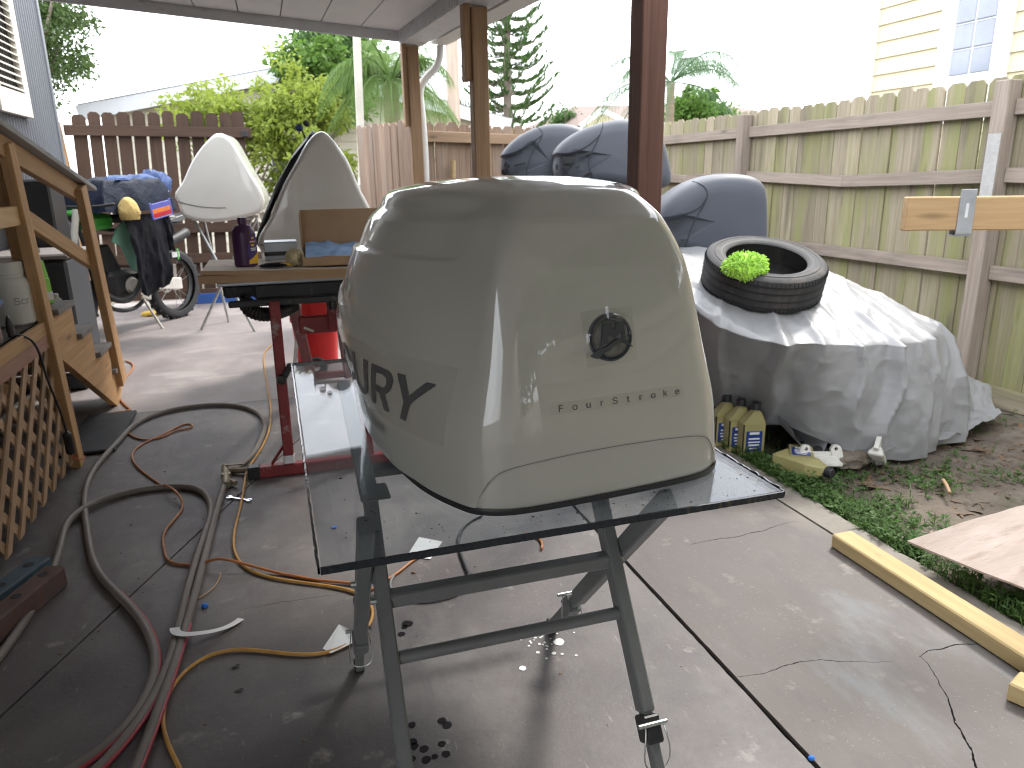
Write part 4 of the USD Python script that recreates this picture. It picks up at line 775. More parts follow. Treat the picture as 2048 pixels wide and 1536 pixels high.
bar('rear_rail', (XL0, 1.985 - .93 * .02 + .02, .22), (XR0, 1.985, .22), .022, .022)
bar('support_arm', (XL1 - .012, 1.46, .777), (XL1 + .02, 2.40, .777), .040, .018); bar('support_arm', (XR1 + .03, 1.46, .777), (XR1 + .03, 2.40, .777), .040, .018)
part(st, 'corner_bracket', cbox(.05, .075, .008, .003), 'steel', M=Tr(XL1 + .004, 1.475, .7845 - .001)); 
for x, yv, zv in ((XL1, cy(.53), .53), (XR1, cy(.53), .53), (XL0, ay_(.53), .53), (XR0, by_(.53), .53)):
    part(st, 'bolt', rod((x - .028, yv, zv), (x + .028, yv, zv), .007, 8), 'zinc')

# ------------------------------------------------------------------ wooden stairs, landing and lattice
DX = -1.11
ld = thing('stair_landing', 'honey stained wooden landing and stairs with sloping grey capped handrail', 'stairs')
def lb(name, p0, p1, w, h, m='stair', up=(0, 0, 1), label=None): return board(ld, name, p0, p1, w, h, m, up=up, label=label)
for k in range(6): lb('deck_board', (-1.88 + .065 + k * .13, 2.0, .768), (-1.88 + .065 + k * .13, 4.10, .768), .125, .032, 'deckgrey')
lb('rim_board', (DX + .005, 2.0, .752), (DX + .005, 4.12, .752), .036, .064)
lb('skirt_board', (DX + .003, 2.0, .687), (DX + .003, 4.12, .687), .034, .066, 'stair_red')
lb('end_board', (-1.88, 4.12, .66), (DX - .02, 4.12, .66), .036, .22)
lb('post', (DX + .015, 4.145, 0), (DX + .015, 3.975, 1.60), .050, .09, up=(0, 1, 0)); lb('post', (DX - .04, 4.17, .30), (DX - .04, 4.0, 1.57), .045, .085, up=(0, 1, 0))
lb('post', (DX + .035, 5.395, .12), (DX + .035, 5.15, 1.40), .045, .145, up=(0, 1, 0))
lb('post', (DX, 2.15, 0), (DX, 2.15, 1.95), .09, .09, up=(0, 1, 0)); lb('post', (-1.85, 5.3, 0), (-1.85, 5.1, 1.38), .09, .09, up=(0, 1, 0))
def rl(y, off=0): return 1.635 - (y - 3.98) * .178 + off
lb('handrail', (DX, 3.2, rl(3.2, -.055)), (DX, 5.34, rl(5.34, -.055)), .04, .10, up=(0, 0, 1))
lb('rail_cap', (DX + .035, 3.2, rl(3.2, .012)), (DX + .035, 5.46, rl(5.46, .012)), .060, .026, 'cap'); lb('rail_cap', (DX - .032, 3.2, rl(3.2, .0125)), (DX - .032, 5.50, rl(5.50, .0125)), .066, .026, 'cap')
lb('level_rail', (DX, 2.2, 1.285), (DX, 4.06, 1.285), .036, .085, 'pine_board')
lb('lower_rail', (DX, 4.13, 1.26), (DX, 5.30, .93), .036, .085)
so = np.array([(4.17, .782), (4.555, .782), (4.555, .585), (4.89, .585), (4.89, .40), (5.25, .40), (5.25, .212), (5.54, .212), (5.60, .14), (5.40, .03), (5.29, 0), (5.24, 0), (4.17, .575)])
for x, lab in ((DX, 'weathered stringer with cut steps'), (-1.80, None)):
    m = prism(so, .038); part(ld, 'stringer', m, 'stair', M=np.array([[0, 0, 1, x - .019], [1, 0, 0, 0], [0, 1, 0, 0], [0, 0, 0, 1]], float), label=lab)
for y, z in ((4.36, .798), (4.73, .602), (5.08, .417), (5.41, .228)):
    lb('tread', (-1.86, y, z), (DX + .045, y, z), .33, .03, 'tread', up=(0, 0, 1))
    lb('riser', (-1.78, y - .15, z + .09), (DX - .03, y - .15, z + .09), .02, .13, 'tread')
# crossed lattice slats, each a slat of its own, in two layers, clipped to the opening under the deck
sk = Polygon([(2.0, .03), (4.24, .03), (4.13, .65), (2.0, .65)])
for layer, (ang, off) in enumerate(((45, .0), (-45, .011))):
    u = np.array([math.cos(math.radians(ang)), math.sin(math.radians(ang))]); nrm = np.array([-u[1], u[0]])
    for k in np.arange(-3, 5, .118):
        c = np.array([3.0, .2]) + nrm * k; st_ = Polygon([c - u * 3 - nrm * .0215, c + u * 3 - nrm * .0215, c + u * 3 + nrm * .0215, c - u * 3 + nrm * .0215]).intersection(sk)
        if st_.is_empty or st_.area < .002: continue
        L = np.array(st_.exterior.coords[:-1]); cen = L.mean(0); loc = np.stack([(L - cen) @ u, (L - cen) @ nrm], 1)
        M = np.eye(4); M[:3, 0] = (0, u[0], u[1]); M[:3, 1] = (0, nrm[0], nrm[1]); M[:3, 2] = (1, 0, 0); M[:3, 3] = (DX + .0 - off, cen[0], cen[1])
        part(ld, 'lattice_slat', prism(loc, .009), 'lattice', M=M)
lb('lattice_edge', (DX - .012, 4.215, .02), (DX - .012, 4.11, .655), .02, .038, 'stair', up=(0, 1, 0))
solo('rubber_mat', aabox((-1.22, 4.28, .003), (-.94, 5.02, .022), .006), 'matblack', 'black ribbed rubber mat flecked with paint under the stair stringer', 'mat', M=Tr(0, 0, 0))

jr = thing('white_jar', 'wide white plastic jar with scrawled writing and a dusty lid', 'jar', M=Tr(-1.205, 4.00, .786) @ np.diag([1.13, 1.13, 1.10, 1]))
part(jr, 'body', lathe([(0, 0), (.070, 0), (.079, .008), (.080, .17), (.072, .195), (.066, .20), (.066, .235), (0, .235)], 44), 'jar', smooth=35)
part(jr, 'lid', lathe([(.0675, .215), (.0695, .217), (.0695, .262), (.066, .267), (0, .267)], 44), 'jar', smooth=35); part(jr, 'lid_dust', lathe([(.062, .2675), (.050, .270), (0, .2705)], 36), 'jarlid', smooth=True)
tx = text('Scr', .030, .0006); tv, tf_ = trimesh.remesh.subdivide_to_size(tx.vertices, tx.faces, .006, max_iter=8)
th = tv[:, 0] / .08 - .75 ; part(jr, 'scrawl', tm(np.stack([(.0803 + tv[:, 2]) * np.cos(th), (.0803 + tv[:, 2]) * np.sin(th), tv[:, 1] + .105], 1), tf_), 'pen')
sp = thing('spray_bottle', 'green and white cleaner bottle standing behind the white jar', 'bottle', M=Tr(-1.19, 4.42, .815) @ Rot(-20, [0, 0, 1]))
part(sp, 'body', cat_(hullpts(*[cbox(.095 - .03 * q, .062, .01, .01, (0, 0, z)).vertices for z, q in ((.005, 0), (.13, .2))]), hullpts(cbox(.085, .058, .01, .01, (0, 0, .14)).vertices, cbox(.05, .045, .01, .01, (.01, 0, .22)).vertices)), 'limeplastic', smooth=40)
part(sp, 'sleeve', hullpts(cbox(.0972, .064, .005, .01, (0, 0, .02)).vertices, cbox(.0945, .0635, .005, .01, (0, 0, .06)).vertices), 'jar')
part(sp, 'neck', lathe([(0, .215), (.02, .215), (.018, .25), (.017, .262), (0, .262)], 24), 'trim_white', M=Tr(.012, 0, 0), smooth=40)
part(sp, 'trigger_head', cat_(cbox(.085, .026, .03, .008, (-.004, 0, .277)), hullpts(cbox(.01, .014, .008, .003, (-.042, 0, .262)).vertices, cbox(.008, .012, .006, .002, (-.032, 0, .222)).vertices)), 'trim_white')
pc = thing('paint_can', 'rusty paint can at the landing edge under a blue rag', 'can', M=Tr(-1.20, 3.53, .786) @ np.diag([1.15, 1.15, 1.1, 1]))
part(pc, 'body', lathe([(0, 0), (.066, 0), (.068, .004), (.068, .125), (.066, .129), (.060, .126), (0, .126)], 40), 'rust', smooth=35); part(pc, 'handle', tube(spline([(-.068, 0, .10), (-.06, -.05, .06), (0, -.08, .04), (.06, -.05, .06), (.068, 0, .10)], 30), .0018, 6), 'zinc')
def crumple(name, label, cat, c, rx, ry, rz, m, seed, amp=.5, n=5, M=None):
    s = trimesh.creation.icosphere(n); v = s.vertices; d = 1 + amp * fbm(v, 2.2, seed) + amp * .6 * np.abs(fbm(v, 5, seed + 1)); v = v * d[:, None] * np.array([rx, ry, rz]); v[:, 2] = np.maximum(v[:, 2], -rz * .55); v[:, 2] -= v[:, 2].min()
    return solo(name, tm(v, s.faces), m, label, cat, M=(M if M is not None else Tr(*c)), smooth=True)
crumple('blue_rag', 'crumpled pale blue rag lying over the rusty paint can', 'rag', (-1.20, 3.56, .928), .085, .08, .035, 'ragblue', 3)
crumple('black_clamp', 'black plastic clip hanging at the landing edge beside the rag', 'clip', (-1.125, 3.66, .786), .014, .02, .06, 'blackcap', 5, .2, 3)
jg = thing('milk_jug', 'milky plastic jug with a moulded handle standing on the upper tread', 'jug', M=Tr(-1.22, 4.74, .618) @ Rot(40, [0, 0, 1]))
bodyj = cat_(hullpts(cbox(.12, .10, .02, .012, (0, 0, .012)).vertices, cbox(.115, .095, .02, .02, (0, 0, .10)).vertices), hullpts(cbox(.11, .092, .01, .02, (0, 0, .11)).vertices, cbox(.045, .045, .01, .01, (.012, 0, .175)).vertices)); part(jg, 'body', bodyj, 'clearjug')
part(jg, 'handle', tube(spline([(-.05, 0, .09), (-.075, 0, .12), (-.06, 0, .165), (-.01, 0, .175)], 24), .012, 10), 'clearjug', smooth=True); part(jg, 'spout', lathe([(0, .172), (.02, .172), (.02, .20), (.016, .205), (0, .205)], 20), 'clearjug', M=Tr(.012, 0, 0))
cb_ = [(-1.115, 3.66, .792), (-1.080, 3.70, .77), (-1.06, 3.78, .60), (-1.055, 3.86, .40), (-1.055, 3.90, .30), (-1.06, 3.925, .23)]
cbl = thing('hanging_cord', 'black cord hanging over the lattice with an inline plug and red wire', 'cord')
part(cbl, 'cord', tube(spline(cb_, 40), .0055, 8), 'cordblack', smooth=True); part(cbl, 'plug', tube(spline([(-1.06, 3.925, .25), (-1.062, 3.94, .19), (-1.06, 3.935, .13)], 12), np.array([.010] + [.021] * 10 + [.012]), 12), 'blackcap', smooth=True)
part(cbl, 'red_wire', tube(spline([(-1.06, 3.935, .13), (-1.058, 3.99, .09), (-1.05, 4.08, .055), (-1.05, 4.13, .05)], 24), .0028, 6), 'cordred', smooth=True)
solo('white_pipe', tube(spline([(-1.35, 3.0, .30), (-1.35, 4.0, .31), (-1.33, 4.75, .26), (-1.28, 4.95, .20)], 40), .012, 10), 'trim_white', 'thin white pipe running in the dark space behind the lattice', 'pipe', smooth=True)
solo('storage_box', cat_(aabox((-1.86, 5.75, 0), (-1.36, 6.35, .92), .02)), 'darkgrey', 'dark grey storage box behind the handrail against the metal wall', 'box')
solo('box_lid', aabox((-1.87, 5.73, .925), (-1.34, 6.37, .96), .012), 'tread', 'pale board lying on the dark storage box behind the rail', 'board')
solo('grey_panel', aabox((-1.80, 7.05, .0), (-1.74, 7.35, 1.42), .006), 'corr', 'pale grey panel leaning at the wall under the handrail', 'panel')
solo('black_cabinet', aabox((-1.86, 6.45, 0), (-1.55, 6.85, 1.45), .015), 'blackcap', 'tall black cabinet in the shade behind the handrail', 'cabinet')
for k, (x, y, r_, mm, lab) in enumerate(((-1.03, 2.62, -22, 'blueplastic', 'worn blue and brown rubber block with holes, behind its neighbour'), (-.955, 2.60, -20, 'blockred', 'dirty reddish rubber block with holes at the lattice foot'))):
    b_k = thing('rubber_block', lab, 'block', M=Tr(x, y + (0.08 if k == 0 else 0), 0) @ Rot(r_, [0, 0, 1]))
    part(b_k, 'body', cbox(.075, .46, .085, .008, (0, 0, .0435)), mm)
    for yy in (-.15, .02, .16): part(b_k, 'hole', lathe([(0, .0), (.017, .0), (.017, .0008), (0, .0008)], 20), 'vent', M=Tr(0, yy, .0866))

# ------------------------------------------------------------------ dirt bike along the house wall, with what lies on it
BK = frame((-1.07, 8.6, 0), (-.57, -.82, 0))
bike = thing('dirt_bike', 'muddy green and black dirt bike parked behind the stairs by the brown gate', 'motorcycle', M=BK @ np.diag([1.12, 1.12, 1.12, 1]))
def wheel(x, r, name):
    w = part(bike, name, lathe([(r - .075, -.045), (r - .03, -.055), (r - .006, -.038), (r, 0), (r - .006, .038), (r - .03, .055), (r - .075, .045)], 56), 'rubber2', M=Tr(x, 0, r) @ Rot(90, [1, 0, 0]), smooth=50)
    kn = []
    for k in range(44):
        a = 6.283 * k / 44
        for q in ((-.032, .0) if k % 2 else (.032, .0)):
            m = cbox(.018, .024, .020, .002); m.apply_transform(Rot(math.degrees(a), [0, 0, 1]) @ Tr(r + .003 - abs(q) * .12, 0, q)); kn.append(m)
    part(w, 'knobs', cat_(*kn), 'rubber', kind='stuff')
    part(w, 'rim', lathe([(r - .078, -.022), (r - .088, -.02), (r - .09, 0), (r - .088, .02), (r - .078, .022)], 48), 'engine', smooth=40)
    part(w, 'hub', lathe([(0, -.05), (.03, -.05), (.06, -.03), (.025, -.02), (.025, .02), (.05, .035), (.03, .05), (0, .05)], 24), 'alloy', smooth=40)
    sps = [rod((.03 * math.cos(a), .03 * math.sin(a), s * .03), ((r - .085) * math.cos(a + d), (r - .085) * math.sin(a + d), 0), .0016, 5) for k in range(14) for s, d, a in (((-1 if k % 2 else 1), .25 * (1 if k % 4 < 2 else -1), 6.283 * k / 14),)]
    part(w, 'spokes', cat_(*sps), 'zinc', kind='stuff')
    return w
w1 = wheel(0, .325, 'rear_wheel'); w2 = wheel(1.25, .335, 'front_wheel')
sprk = Point(0, 0).buffer(.085, 24)
for k in range(6): sprk = sprk.difference(Point(.055 * math.cos(k * 1.047), .055 * math.sin(k * 1.047)).buffer(.019))
part(w1, 'sprocket', prism(sprk, .006), 'alloy', M=Tr(0, 0, .075))
part(bike, 'swingarm', cat_(hullpts(cbox(.06, .03, .105, .006, (.02, .09, .335)).vertices, cbox(.03, .03, .10, .006, (.46, .10, .40)).vertices)), 'castwhite'); part(bike, 'swingarm', hullpts(cbox(.06, .03, .06, .006, (.02, -.09, .335)).vertices, cbox(.03, .03, .06, .006, (.46, -.10, .40)).vertices), 'alloy')
part(bike, 'engine', cat_(cbox(.34, .24, .24, .04, (.66, 0, .42)), hullpts(cbox(.16, .16, .05, .02, (.72, 0, .52)).vertices, cbox(.14, .15, .05, .02, (.80, 0, .74)).vertices)), 'engine')
part(bike, 'clutch_cover', lathe([(.0, .03), (.06, .026), (.075, .0), (0, 0)], 28), 'alloy', M=Tr(.62, .125, .40) @ Rot(-90, [1, 0, 0]), smooth=40); part(bike, 'sprocket_guard', hullpts(cbox(.10, .02, .05, .01, (.50, .13, .30)).vertices, cbox(.04, .02, .08, .01, (.45, .13, .29)).vertices), 'alloy')
part(bike, 'exhaust', tube(spline([(.95, .10, .55), (.9, .14, .35), (.7, .15, .30), (.45, .13, .55), (.15, .13, .72), (-.12, .13, .80)], 40), np.linspace(.022, .045, 40), 12), 'engine', smooth=True)
part(bike, 'frame', cat_(tube(spline([(1.03, 0, 1.0), (.95, .05, .55), (.85, .08, .25), (.5, .09, .24), (.42, .09, .5), (.45, .07, .85)], 40), .018, 10), tube(spline([(1.03, 0, 1.0), (.7, .05, .88), (.3, .06, .86), (-.1, .05, .88)], 30), .016, 10)), 'engine', smooth=True)
part(bike, 'shock', rod((.40, 0, .5), (.45, 0, .85), .03, 14), 'foam')
part(bike, 'seat', hullpts(cbox(.3, .14, .06, .02, (.05, 0, .93)).vertices, cbox(.3, .10, .06, .02, (.6, 0, .97)).vertices), 'blackcap'); part(bike, 'tank', hullpts(cbox(.22, .2, .12, .03, (.78, 0, .95)).vertices, cbox(.12, .10, .05, .02, (.98, 0, 1.03)).vertices), 'greenplastic')
part(bike, 'rear_fender', hullpts(cbox(.25, .16, .012, .004, (.0, 0, .90)).vertices, cbox(.05, .12, .012, .004, (-.32, 0, .97)).vertices), 'blackcap')
sd_ = [(.22, .88), (.34, .90), (.50, .80), (.56, .70), (.48, .66), (.44, .56), (.40, .46), (.345, .43), (.33, .50), (.30, .64), (.24, .72)]
part(bike, 'side_panel', prism(sd_, .012), 'mint', M=np.array([[1, 0, 0, .22], [0, 0, 1, .135], [0, 1, 0, .09], [0, 0, 0, 1]], float))
for sgn in (-1, 1): part(bike, 'fork', rod((1.25, sgn * .09, .335), (1.03, sgn * .09, 1.06), .026, 12), 'alloy', label=None)
part(bike, 'front_fender', hullpts(cbox(.2, .12, .012, .004, (1.2, 0, .80)).vertices, cbox(.06, .09, .012, .004, (1.5, 0, .86)).vertices, cbox(.06, .09, .012, .004, (1.0, 0, .76)).vertices), 'tread'); part(bike, 'handlebar', tube(spline([(.93, -.38, 1.10), (1.0, -.2, 1.08), (1.01, 0, 1.08), (1.0, .2, 1.08), (.93, .38, 1.10)], 30), .012, 10), 'engine', smooth=True)
part(bike, 'kick_stand', rod((.52, .12, .28), (.48, .25, .0), .012, 8), 'alloy'); part(bike, 'brake_line', tube(spline([(.35, .15, .72), (.28, .16, .62), (.22, .16, .52), (.18, .16, .46)], 20), .006, 6), 'foam')
part(bike, 'number_strip', cbox(.10, .006, .05, .002), 'paper', M=Tr(-.02, .06, .60)); part(bike, 'plastic_guard', hullpts(cbox(.02, .01, .10, .003, (-.05, .06, .60)).vertices), 'greenplastic')
def drapebox(L, W, H, seed, amp=.06, n=34):
    """a sheet thrown over: flat top, hanging sides with folds"""
    u, v = np.meshgrid(np.linspace(-1, 1, n), np.linspace(-1, 1, n), indexing='ij'); x, y = u * L / 2 * 1.0, v * W / 2; r = np.maximum(np.abs(u), np.abs(v)); P = np.stack([u, v, 0 * u], -1)
    z = -H * np.clip((r - .55) / .45, 0, 1) ** 1.2 + amp * fbm(P, 2.2, seed) + amp * .7 * fbm(P, 5.5, seed + 3)
    x = x * (1 - .22 * np.clip((r - .55) / .45, 0, 1)) + amp * .8 * fbm(P, 3, seed + 7); y = y * (1 - .25 * np.clip((r - .55) / .45, 0, 1)) + amp * .8 * fbm(P, 3, seed + 9)
    return tm(np.stack([x, y, z], -1).reshape(-1, 3), gridfaces(n, n))
nt = thing('poly_tarp', 'navy and blue plastic tarp thrown over the dirt bike', 'tarp', M=BK @ Tr(.58, .02, 1.44))
part(nt, 'sheet', drapebox(1.2, .75, .30, 5, .07), 'navytarp', smooth=True)
part(nt, 'bright_fold', tm(*(lambda m: (m.vertices, m.faces))(drapebox(.9, .22, .05, 9, .05, 22))), 'bluetarp', M=Tr(-.1, .10, .035) @ Rot(8, [0, 0, 1]), smooth=True)
part(nt, 'corner_flap', tm(*(lambda m: (m.vertices, m.faces))(drapebox(.32, .26, .12, 12, .08, 18))), 'bluetarp', M=Tr(-.50, .05, .05) @ Rot(-25, [0, 1, 0]), smooth=True)
def hang(W, H, seed, n=26, amp=.05):
    u, v = np.meshgrid(np.linspace(0, 1, n), np.linspace(0, 1, n), indexing='ij'); P = np.stack([u * 3, v * 1.2, 0 * u], -1)
    y = amp * fbm(P, 2.2, seed) * 2 * (.4 + v) + .05 * np.sin(v * 2.5); x = (u - .5) * W * (1 - .25 * v + .15 * fbm(P, 1.5, seed + 2)); z = -v * H * (1 + .3 * fbm(P, 1.3, seed + 4)); return tm(np.stack([x, y, z], -1).reshape(-1, 3), gridfaces(n, n))
solo('black_coat', hang(.5, .72, 4), 'blackcloth', 'black cloth coat hanging over the side of the dirt bike', 'coat', M=BK @ Tr(.56, .26, 1.12), smooth=True)
solo('black_sleeve', hang(.2, .40, 8), 'blackcloth', 'black cloth sleeve hanging behind the rear wheel of the bike', 'cloth', M=BK @ Tr(.24, .19, 1.14), smooth=True)
fg = thing('striped_packet', 'small packet with violet, orange and red stripes on the bike seat', 'packet', M=BK @ Tr(.48, .42, 1.15) @ Rot(180, [0, 0, 1]) @ Rot(-8, [0, 1, 0]))
for z, h, mm in ((.052, .05, 'blueflag'), (.008, .038, 'orangeflag'), (-.032, .042, 'redflag')): part(fg, 'stripe', cbox(.24, .012, h, .002, (0, 0, z)), mm)
part(fg, 'rim', cat_(cbox(.018, .014, .155, .002, (-.129, 0, .012)), cbox(.018, .014, .155, .002, (.129, 0, .012)), cbox(.276, .014, .012, .002, (0, 0, -.062))), 'blueflag')
crumple('foam_block', 'rounded yellow foam block wedged on the dirt bike', 'foam', None, .10, .08, .13, 'foam', 15, .25, 4, M=BK @ Tr(.80, .34, 1.08))
crumple('foam_pad', 'narrow yellow pad beside the mint panel of the bike', 'foam', None, .035, .03, .10, 'foam', 17, .2, 3, M=BK @ Tr(.66, .24, .92) @ Rot(25, [0, 1, 0]))
crumple('sponge', 'small yellow sponge lying on the floor by the rear wheel', 'sponge', (-1.36, 8.85, 0), .10, .075, .035, 'sponge', 19, .4, 4)

# ------------------------------------------------------------------ white covers on folding racks
def inflate(poly, D, frame_, exp=2.6, n=22, round_=.0, ns=180, cut=None):
    """a rounded body: side outline poly (x, z) given thickness 2D along y, superellipse cross-section"""
    p = Polygon(poly).buffer(round_, 8).buffer(-2 * round_, 8).buffer(round_, 8) if round_ else Polygon(poly)
    ring = np.array([p.exterior.interpolate(t, normalized=True).coords[0] for t in np.linspace(0, 1, ns, endpoint=False)]); c = np.array(p.representative_point().coords[0]) if cut is None else np.array(cut)
    th = np.linspace(-1, 1, n); th = np.sign(th) * np.abs(th) ** .7; s = np.maximum(1 - np.abs(th) ** exp, 0) ** (1 / exp); V = np.stack([np.stack([c[0] + (ring[:, 0] - c[0]) * k, 0 * ring[:, 0] + t * D, c[1] + (ring[:, 1] - c[1]) * k], -1) for t, k in zip(th, s)], 0)
    m = tm(V.reshape(-1, 3), gridfaces(n, ns, True)); m.fix_normals(); m.apply_transform(frame_) if frame_ is not None else None; return m
def on_face(D, exp, ring_frac): return -D * (1 - ring_frac ** exp) ** (1 / exp)
def sm_(p, s_=.00003):
    a = np.array(p + p[:1]); t, _ = splprep(a.T, s=s_, per=1, k=3); return [tuple(q) for q in np.array(splev(np.linspace(0, 1, 120, endpoint=False), t)).T]
WL = frame((-.42, 7.85, 0), (1, -.12, 0)); lab = 'smaller white glossy motor cover tilted on a folding rack before the brown gate'
wl = thing('white_motor_cover', lab, 'motor cover', M=WL)
pl = [(-.40, 1.265), (-.385, 1.245), (-.345, 1.10), (-.30, 1.075), (.22, 1.075), (.36, 1.13), (.395, 1.22), (.33, 1.42), (.20, 1.70), (.12, 1.815), (.05, 1.835), (-.02, 1.80), (-.10, 1.72), (-.25, 1.52), (-.33, 1.385)]
part(wl, 'shell', inflate(sm_(pl), .24, None, 13, 70, 0, 260), 'paint2', smooth=True)
def faceline(parent, pts, D, exp, c, poly_R, w, m, name):
    pass
q = np.array(pl)
def outline_tube(pl_pts, yv, r): return tube(spline([(x, yv, z) for x, z in pl_pts], 50), r, 8)
part(wl, 'rim_gasket', outline_tube([(-.372, 1.275), (-.305, 1.385), (-.225, 1.505), (-.085, 1.69), (-.01, 1.768), (.05, 1.80)], -.222, .008), 'seam')
part(wl, 'panel_seam', outline_tube([(-.37, 1.24), (-.25, 1.20), (-.10, 1.175), (.05, 1.17)], -.236, .0035), 'seam')
WR = frame((.30, 5.75, 0), (1, -.05, 0))
wr = thing('white_motor_cover', 'taller white glossy motor cover standing on end behind the cardboard box', 'motor cover', M=WR)
pr = [(-.40, .99), (-.30, .82), (-.20, .66), (-.12, .60), (.38, .62), (.43, .95), (.41, 1.17), (.33, 1.35), (.27, 1.52), (.17, 1.68), (.10, 1.74), (.055, 1.72), (-.07, 1.57), (-.20, 1.37), (-.32, 1.14)]
part(wr, 'shell', inflate(sm_(pr), .27, None, 13, 70, 0, 260), 'paint2', smooth=True)
part(wr, 'rim_gasket', outline_tube([(-.345, 1.00), (-.27, 1.16), (-.15, 1.36), (-.02, 1.56), (.085, 1.70)], -.20, .006), 'gasket')
part(wr, 'rim_plate', cat_(inflate([(-.44, .97), (-.405, .96), (-.325, 1.14), (-.205, 1.375), (-.075, 1.575), (.06, 1.735), (.04, 1.75), (-.10, 1.60), (-.235, 1.40), (-.35, 1.17)], .22, None, 4, 10, 0, 80)), 'gasket')
part(wr, 'rim_seam', outline_tube([(-.385, .985), (-.24, .955), (-.10, .93), (.0, .925)], -.262, .004), 'seam'); part(wr, 'rim_seam', outline_tube([(-.36, .96), (-.26, .79), (-.15, .645)], -.258, .004), 'seam'); part(wr, 'rim_seam', outline_tube([(.0, .925), (-.08, .80), (-.15, .66)], -.265, .004), 'seam')
part(wr, 'inlet_panel', inflate([(-.30, .91), (-.06, .885), (-.14, .70)], .02, None, 3, 8, .01, 60), 'paint2', M=Tr(0, -.262, 0), smooth=40); part(wr, 'inlet_slot', outline_tube([(-.20, .845), (-.13, .835), (-.10, .82), (-.13, .80)], -.284, .006), 'seam')
part(wr, 'blue_clip', cbox(.035, .02, .02, .005), 'bluetape', M=Tr(-.385, -.20, .975)); 
wb = thing('spray_wand', 'small dark blue nozzle pair standing above the taller white cover', 'nozzle', M=WR)
part(wb, 'stalk', rod((.02, 0, 1.60), (-.05, 0, 1.80), .006, 8), 'cordblack'); part(wb, 'nozzle', cbox(.05, .04, .045, .012, (-.05, 0, 1.77)), 'navylabel'); part(wb, 'nozzle', cbox(.04, .03, .04, .012, (-.0, 0, 1.80)), 'darkgrey')
def rack(label, M, w, d, h, legs):
    t = thing('folding_rack', label, 'rack', M=M)
    for a, b in legs: part(t, 'leg', rod(a, b, .013, 10), 'zinc')
    part(t, 'crossbar', rod((-w, -d, h), (w, -d, h), .012, 10), 'zinc'); part(t, 'crossbar', rod((-w, d, h), (w, d, h), .012, 10), 'zinc')
    return t
rack('zinc tube folding rack under the smaller white cover', WL, .28, .15, 1.065, [((-.26, -.15, 1.06), (.20, -.35, .0)), ((-.24, .15, 1.06), (-.14, .25, 0)), ((.26, -.15, 1.06), (-.34, -.10, 0)), ((.26, .15, 1.06), (.30, .3, 0)), ((.30, -.1, 1.06), (-.02, .0, .55))])
rack('dark tube folding rack under the taller white cover', WR, .25, .2, .60, [((-.15, -.2, .60), (-.25, -.25, 0)), ((.25, -.2, .60), (.33, -.25, 0)), ((-.15, .2, .6), (-.25, .25, 0)), ((.25, .2, .6), (.33, .25, 0))])

# ------------------------------------------------------------------ table saw, what stands on it, red bin
sw = thing('table_saw', 'table saw with worn red folding stand and dusty black body', 'table saw')
part(sw, 'body', cat_(cbox(.47, .42, .075, .012, (.12, 3.88, .915))), 'blacksaw'); part(sw, 'side_housing', cbox(.16, .30, .062, .012, (-.175, 3.90, .912)), 'blacksaw'); part(sw, 'table_top', cbox(.66, .50, .018, .004, (.06, 3.88, .962)), 'tinsheet')
part(sw, 'fence_rail', cbox(.62, .03, .03, .005, (.08, 3.64, .868)), 'blacksaw'); part(sw, 'knob', lathe([(0, -.02), (.02, -.018), (.022, .0), (.018, .02), (0, .022)], 20), 'blackcap', M=Tr(.24, 3.64, .835), smooth=40)
part(sw, 'dust_hose', tube(spline([(-.14, 3.72, .885), (-.15, 3.70, .84), (-.10, 3.68, .81), (.0, 3.68, .815), (.06, 3.72, .83)], 40), .034 + .0025 * np.cos(np.arange(40) * 3.1), 14), 'blackcap', smooth=30)
def swb(name, a, b, w, h, up=(0, 1, 0), m='redsaw'): return board(sw, name, a, b, w, h, m, up=up, ch=.006)
swb('leg', (-.028, 3.63, .875), (-.035, 3.63, .05), .050, .040); swb('leg', (.052, 3.70, .875), (.165, 5.35, .03), .062, .04)
swb('leg', (.30, 3.63, .875), (.36, 3.63, .05), .05, .04); swb('leg', (.27, 3.72, .875), (.42, 5.35, .03), .055, .04)
swb('crossbar', (.075, 3.71, .735), (.27, 3.71, .735), .035, .085, up=(0, 0, 1)); swb('upright', (.235, 3.69, .70), (.235, 3.69, .86), .045, .03); swb('crossbar', (.19, 5.35, .05), (.40, 5.35, .05), .04, .05, up=(0, 0, 1))
swb('foot_beam', (-.21, 3.64, .030), (.62, 3.62, .030), .055, .058, up=(0, 0, 1)); part(sw, 'foot_cap', cbox(.06, .062, .064, .006), 'gasket', M=Tr(-.205, 3.64, .032))
swb('foot_brace', (-.12, 3.64, .06), (-.04, 3.64, .17), .012, .03); part(sw, 'leg_wear', cbox(.054, .044, .05, .006, (-.034, 3.63, .085)), 'fascia')
part(sw, 'pivot_knob', lathe([(0, -.03), (.022, -.028), (.026, 0), (.02, .02), (0, .022)], 18), 'blackcap', M=Tr(-.03, 3.595, .50) @ Rot(90, [1, 0, 0]), smooth=40); part(sw, 'pivot_arm', cbox(.10, .02, .03, .006), 'blackcap', M=Tr(-.005, 3.60, .53) @ Rot(-60, [0, 1, 0]))
part(sw, 'wheel', lathe([(.03, -.022), (.075, -.025), (.083, 0), (.075, .025), (.03, .022)], 28), 'rubber2', M=Tr(.205, 5.45, .085) @ Rot(90, [1, 0, 0]), smooth=40)
part(sw, 'warning_tag', cbox(.05, .003, .012, .001), 'alloy', M=Tr(.12, 3.69, .715) @ Rot(25, [0, 1, 0]))
CBX = frame((0, 0, 0), (1, -.03, 0))
